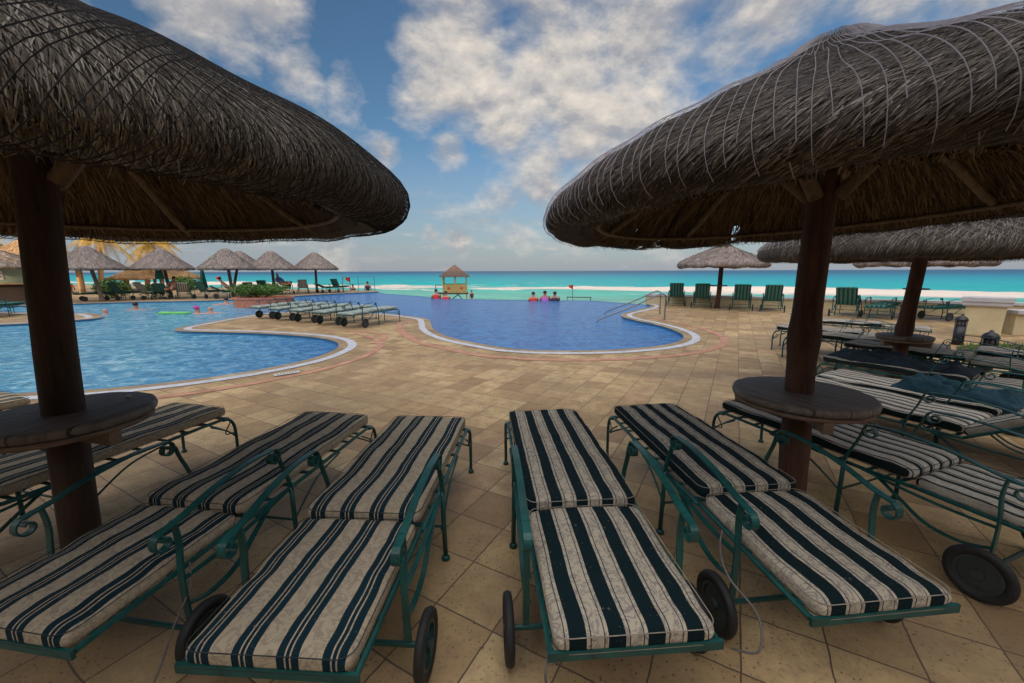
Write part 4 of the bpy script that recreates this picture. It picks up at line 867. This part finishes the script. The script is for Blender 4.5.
def pose(kind):
    if kind=='stand': return dict(pelvis=(0,0,.95,.13),waist=(0,0,1.1,.12),chest=(0,0,1.32,.15),neck=(0,0,1.48,.06),head=(0,.01,1.58,.085),crown=(0,.0,1.68,.08),sl=(-.18,0,1.40,.06),el=(-.25,.02,1.12,.045),hl=(-.24,.08,.88,.04),sr=(.18,0,1.40,.06),er=(.26,.04,1.14,.045),hr=(.22,.16,.95,.04),pl=(-.1,0,.86,.1),kl=(-.11,.02,.48,.065),al=(-.11,0,.08,.045),tl=(-.11,.12,.04,.035),prr=(.1,0,.86,.1),kr=(.12,.06,.48,.065),ar=(.12,.03,.08,.045),tr=(.12,.15,.04,.035))
    if kind=='swim': return dict(pelvis=(0,-.1,-.55,.13),waist=(0,-.06,-.35,.12),chest=(0,0,-.12,.15),neck=(0,.02,.06,.06),head=(0,.03,.15,.085),crown=(0,.02,.24,.08),sl=(-.19,0,-.03,.06),el=(-.42,.05,-.05,.045),hl=(-.55,.2,-.04,.04),sr=(.19,0,-.03,.06),er=(.42,.05,-.05,.045),hr=(.56,.2,-.04,.04),pl=(-.1,-.1,-.65,.1),kl=(-.11,0,-.9,.065),al=(-.11,-.2,-1.2,.045),tl=(-.11,-.1,-1.24,.035),prr=(.1,-.1,-.65,.1),kr=(.12,0,-.9,.065),ar=(.12,-.2,-1.2,.045),tr=(.12,-.1,-1.24,.035))
    if kind=='lean': # torso out of the water, leaning on the edge
        return dict(pelvis=(0,-.05,-.35,.14),waist=(0,-.02,-.15,.13),chest=(0,.03,.12,.16),neck=(0,.05,.29,.06),head=(0,.06,.38,.09),crown=(0,.05,.48,.08),sl=(-.19,.03,.2,.065),el=(-.26,.14,.0,.045),hl=(-.22,.34,-.04,.035),sr=(.19,.03,.2,.065),er=(.26,.14,.0,.045),hr=(.22,.34,-.04,.035),pl=(-.1,-.05,-.5,.1),kl=(-.11,0,-.8,.065),al=(-.11,-.1,-1.2,.045),tl=(-.11,0,-1.24,.035),prr=(.1,-.05,-.5,.1),kr=(.12,0,-.8,.065),ar=(.12,-.1,-1.2,.045),tr=(.12,0,-1.24,.035))
    return dict(pelvis=(0,0,.56,.13),waist=(.14,0,.66,.12),chest=(.30,0,.86,.15),neck=(.40,0,1.0,.06),head=(.44,0,1.1,.085),crown=(.48,0,1.2,.08),sl=(.32,-.18,.92,.06),el=(.18,-.26,.72,.045),hl=(-.02,-.22,.66,.04),sr=(.32,.18,.92,.06),er=(.2,.26,.72,.045),hr=(-.0,.2,.68,.04),pl=(-.1,-.1,.56,.1),kl=(-.5,-.12,.72,.065),al=(-.85,-.12,.52,.045),tl=(-.92,-.12,.62,.035),prr=(-.1,.1,.56,.1),kr=(-.5,.12,.56,.065),ar=(-.9,.12,.52,.045),tr=(-.96,.12,.62,.035))
TORSO=[('pelvis','waist'),('waist','chest')]
PM={}
def person(label,loc,rz,kind,skin='skin',cloth=None,hair='hair',short=False,cap=None,group=None):
    key=(kind,skin)
    if key not in PM: PM[key]=skin_mesh(pose(kind),EB,M[skin],'body')
    r=thing('person',label,'person',loc,rz,group); link('body',PM[key],r); J=pose(kind)
    if cloth:
        key=(kind,cloth,'c')
        if key not in PM:
            C_={k:(J[k][0],J[k][1],J[k][2],J[k][3]*1.2) for k in('pelvis','waist','chest','sl','sr','pl','prr')}
            PM[key]=skin_mesh(C_,[('pelvis','waist'),('waist','chest'),('chest','sl'),('chest','sr'),('pelvis','pl'),('pelvis','prr')],M[cloth],'clothing')
        link('clothing',PM[key],r)
    if hair:
        a=Vector(J['head'][:3]); c=Vector(J['crown'][:3]); mb=MB(); n=16
        prof_=[(.098*math.sin(R(q)),.105*math.cos(R(q))) for q in (2,20,40,60,80,100)]
        mb.lathe(prof_,n); mb.obj('hair' if hair=='hair' else 'cap',M[hair],r,True,loc=tuple(a.lerp(c,.62)+Vector((0,-.015,0))))
    return r
GP='bathers in the left pool'
person('bald sunburnt bather facing away in the water, left part of the pool',(-15.4,15.1,-.10),.3,'swim','skin_pale',None,None,group=GP)
person('dark haired bather with arms spread in the left pool',(-15.9,16.9,-.04),.1,'swim','skin',None,'hair',group=GP)
person('bather with pink cap holding a lime green float',(-12.0,15.2,-.06),-.4,'swim','skin_pale','c_navy','c_pink',group=GP)
person('bather in a dark shirt beside the one with the pink cap',(-11.55,15.3,-.05),.5,'swim','skin_pale','c_navy',None,group=GP)
person('bather near the far pool edge left of the planter',(-13.95,19.6,-.02),.9,'swim','skin_pale',None,'hair',group=GP)
mb=MB(); mb.tube([(-.62,0,0),(-.5,0,.01),(0,.02,.0),(.55,0,.01),(.62,0,0)],[.02,.055,.055,.055,.02],10); tag(mb.obj('pool_noodle',M['c_lime'],None,True,loc=(-12.75,15.05,-.03)),'lime green foam float in front of the pink capped bather','float')
GE='bathers leaning on the infinity edge'
person('bather in red at the infinity edge, leftmost of the three together',(1.13,21.1,-.12),0,'lean','skin_pale','c_red','hair',group=GE)
person('bather in a purple shirt in the middle of three at the infinity edge',(1.74,21.05,-.06),.1,'lean','skin','c_purple','hair',group=GE)
person('bather in dark shirt at the infinity edge, rightmost of the three',(2.24,20.95,-.1),-.1,'lean','skin','c_navy','hair',group=GE)
person('bather in red at the infinity edge, left of the lifeguard tower',(-4.35,23.1,-.05),.2,'lean','skin_pale','c_red','hair',group=GE)
person('bather in red at the infinity edge, below the lifeguard tower',(-3.75,22.75,-.15),-.2,'lean','skin_pale','c_red','hair',group=GE)
x,y=fx(160,22.4); person('person with bare torso reclining on a lounger under the second far umbrella',(x,y+.7,.0),-1.1+PI,'recline','skin',None,'hair')
x,y=fx(215,23.2); person('fair person lying on a low lounger left of the third far umbrella',(x+.5,y+.4,-.05),PI+.5,'recline','skin_pale',None,'hair')
x,y=fx(281,26.8); person('person in blue clothing sitting behind the brick planter',(x,y,.15),2.6,'recline','skin','c_blue','c_white')
x,y=fx(367,30.3); person('person in dark clothing standing at the railing of the far terrace',(x*1.12,y*1.12,-1.05),.2,'stand','skin','c_navy','hair')
x,y=fx(352,31.2); person('small figure in black beyond the teal upright lounger',(x*1.15,y*1.15,-1.35),.2,'stand','skin','c_navy','hair')
person('person in orange shirt standing in the golden palapa bar',(-32.8,29.9,-.75),.2,'stand','skin','c_orange','hair'); person('person in navy shirt standing in the golden palapa bar',(-33.9,30.2,-.8),.8,'stand','skin','c_navy','hair')
person('lone bather in the surf right of the lifeguard tower',(-4.6,46,-2.4),.3,'stand','skin','c_navy','hair')

# ------------------------------------------------------------------ unseen hotel behind the deck, sized so its long shadow covers the near pool
ht=thing('hotel_building','cream hotel block behind the deck, shading the loungers','building',(10,-24,0))
mb=MB(); mb.box((0,0,6.0),(100,16,12.0)); mb.obj('wall',M['hotel'],ht)
mb=MB(); mb.box((0,0,12.15),(101,17,.3)); mb.obj('roof',M['cap'],ht)
for fl in range(3):
    for i in range(15):
        mb=MB(); mb.box((-42+i*6.4,8.02,2.0+fl*3.3),(3.2,.06,2.1)); mb.obj('window',M['glass'],ht)
    mb=MB(); mb.box((0,8.7,.8+fl*3.3),(88,1.4,.18)); mb.obj('balcony_slab',M['cap'],ht)

# ------------------------------------------------------------------ sky and sun
w=bpy.data.worlds.new('World'); sc.world=w; w.use_nodes=True; t=w.node_tree; bg=t.nodes['Background']
EL,AZ=R(10.5),R(202)
sky=t.nodes.new('ShaderNodeTexSky'); sky.sky_type='NISHITA'; sky.sun_disc=False; sky.sun_elevation=EL; sky.sun_rotation=AZ; sky.air_density=1.0; sky.dust_density=.6; sky.ozone_density=2.0
D=t.nodes.new('ShaderNodeTexCoord').outputs['Generated']
BL=[(-0.084,0.902,0.424,0.163,1.00),(0.099,0.894,0.437,0.201,1.00),(0.250,0.863,0.439,0.174,1.00),(0.189,0.923,0.336,0.170,0.90),(-0.024,0.939,0.343,0.130,0.80),(-0.160,0.883,0.442,0.099,0.80),(0.065,0.967,0.248,0.136,0.55),(0.385,0.823,0.418,0.129,0.70),(0.301,0.884,0.359,0.121,0.70),(-0.169,0.913,0.372,0.094,0.80),(-0.511,0.743,0.432,0.099,0.90),(-0.418,0.786,0.456,0.078,0.80),(-0.399,0.835,0.379,0.057,0.75),(-0.328,0.868,0.373,0.051,0.60),(-0.274,0.927,0.255,0.039,0.70),(-0.137,0.954,0.267,0.054,0.85),(-0.027,0.988,0.154,0.083,0.50),(0.078,0.980,0.186,0.070,0.60),(0.020,0.996,0.085,0.072,0.70),(-0.124,0.990,0.067,0.039,0.70),(-0.193,0.977,0.085,0.024,0.50),(-0.406,0.913,0.037,0.067,0.35),(0.115,0.987,0.108,0.095,0.50),(0.580,0.709,0.402,0.094,0.60),(0.669,0.644,0.371,0.071,0.60),(-0.655,0.656,0.375,0.087,0.40),(0.151,0.859,0.489,0.133,0.90),(0.431,0.782,0.451,0.121,0.80)]
mask=None
for x,y,z,r_,wt in BL:
    dn=t.nodes.new('ShaderNodeVectorMath'); dn.operation='DISTANCE'; L(t,D,dn.inputs[0]); dn.inputs[1].default_value=(x,y,z)
    mr=N(t,'ShaderNodeMapRange'); mr.interpolation_type='SMOOTHSTEP'; L(t,dn.outputs['Value'],mr.inputs['Value'])
    for k_,v_ in (('From Min',r_*1.45),('From Max',0.0),('To Min',0.0),('To Max',wt)): mr.inputs[k_].default_value=v_
    mask=mr.outputs[0] if mask is None else math_(t,'MAXIMUM',mask,mr.outputs[0])
sx=t.nodes.new('ShaderNodeSeparateXYZ'); L(t,D,sx.inputs[0]); zz=math_(t,'ADD',math_(t,'MAXIMUM',sx.outputs['Z'],0),.22)
pv=t.nodes.new('ShaderNodeCombineXYZ'); L(t,math_(t,'DIVIDE',sx.outputs['X'],zz),pv.inputs[0]); L(t,math_(t,'DIVIDE',sx.outputs['Y'],zz),pv.inputs[1]); L(t,math_(t,'MULTIPLY',sx.outputs['Z'],3.5),pv.inputs[2])
PV=pv.outputs[0]
mpD=N(t,'ShaderNodeMapping',Scale=(1,1,1.7)); L(t,D,mpD.inputs['Vector']); PV=mpD.outputs[0]
n1=noise_(t,PV,4.2,12,.60,.1)
behind=math_(t,'MULTIPLY',math_(t,'LESS_THAN',sx.outputs['Y'],.35),.75)  # unseen cloud cover added behind and overhead to light the deck
tot=math_(t,'ADD',math_(t,'MULTIPLY',math_(t,'MAXIMUM',mask,behind),.52),math_(t,'MULTIPLY_ADD',n1,1.35,-.14))
dens=ramp(t,tot,[(.60,(0,)*3),(.74,(.42,)*3),(.90,(.9,)*3),(1,(1,)*3)])
# clouds: warm lit billows, grey-mauve thicker parts
sh=noise_(t,PV,7,7,.6,.2)
off=t.nodes.new('ShaderNodeVectorMath'); off.operation='ADD'; L(t,PV,off.inputs[0]); off.inputs[1].default_value=(.0,-.01,.035)
n1b=noise_(t,off.outputs[0],4.2,12,.60,.1); lit=math_(t,'ADD',math_(t,'MULTIPLY',math_(t,'SUBTRACT',n1,n1b),3.0),.5)
lit=math_(t,'ADD',math_(t,'MULTIPLY',lit,.6),math_(t,'MULTIPLY',sh,.45))
ccol=ramp(t,lit,[(.15,(3.6,3.9,4.7)),(.42,(5.2,5.2,5.5)),(.60,(8.0,7.5,7.0)),(.85,(11.5,10.3,9.0))])
skyc=mixc(t,1.0,sky.outputs[0],(1.05,1.30,1.50),'MULTIPLY')
hz=ramp(t,sx.outputs['Z'],[(0,(.80,)*3),(.10,(.5,)*3),(.28,(0,)*3)]); skyc=mixc(t,hz,skyc,(4.5,4.9,6.0))
mpL=N(t,'ShaderNodeMapping',Scale=(4,4,26)); L(t,D,mpL.inputs['Vector'])
low=math_(t,'MULTIPLY',ramp(t,noise_(t,mpL.outputs[0],1.5,8,.6,.2),[(.48,(0,)*3),(.66,(.8,)*3)]),ramp(t,sx.outputs['Z'],[(.015,(0,)*3),(.05,(1,)*3),(.12,(.7,)*3),(.2,(0,)*3)]))
dens=math_(t,'MAXIMUM',dens,low)
c=mixc(t,dens,skyc,ccol)
# gain added overhead and on the sun's side to brighten the shaded deck
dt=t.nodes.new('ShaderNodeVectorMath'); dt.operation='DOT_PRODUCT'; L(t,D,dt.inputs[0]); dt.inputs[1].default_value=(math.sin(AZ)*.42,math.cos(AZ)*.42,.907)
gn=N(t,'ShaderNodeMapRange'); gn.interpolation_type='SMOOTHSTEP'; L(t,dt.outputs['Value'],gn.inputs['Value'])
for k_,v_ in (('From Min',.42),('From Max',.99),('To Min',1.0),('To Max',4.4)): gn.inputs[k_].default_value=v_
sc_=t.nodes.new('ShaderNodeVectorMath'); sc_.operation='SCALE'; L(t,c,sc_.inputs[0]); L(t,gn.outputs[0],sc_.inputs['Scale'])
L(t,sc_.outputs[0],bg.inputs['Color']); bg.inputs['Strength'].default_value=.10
sun=bpy.data.lights.new('sun','SUN'); sun.energy=4.0; sun.angle=R(.55); sun.color=(1,.70,.42); so=bpy.data.objects.new('sun',sun); COL.objects.link(so)
sv=Vector((math.sin(AZ)*math.cos(EL),math.cos(AZ)*math.cos(EL),math.sin(EL))); so.rotation_euler=sv.to_track_quat('Z','Y').to_euler(); so.location=(0,0,40)

# ------------------------------------------------------------------ camera
cam=bpy.data.cameras.new('camera'); cam.sensor_width=36; cam.lens=400/1024*36; cam.clip_start=.05; cam.clip_end=60000
co_=bpy.data.objects.new('camera',cam); COL.objects.link(co_); co_.location=(0,0,1.5)
co_.rotation_euler=(Matrix.Rotation(R(80),4,'X')@Matrix.Rotation(R(-.2),4,'Z')).to_euler(); sc.camera=co_
sc.view_settings.view_transform='Standard'; sc.view_settings.look='None'; sc.view_settings.gamma=1; sc.view_settings.exposure=-0.38
sc.cycles.max_bounces=6; sc.cycles.use_denoising=True
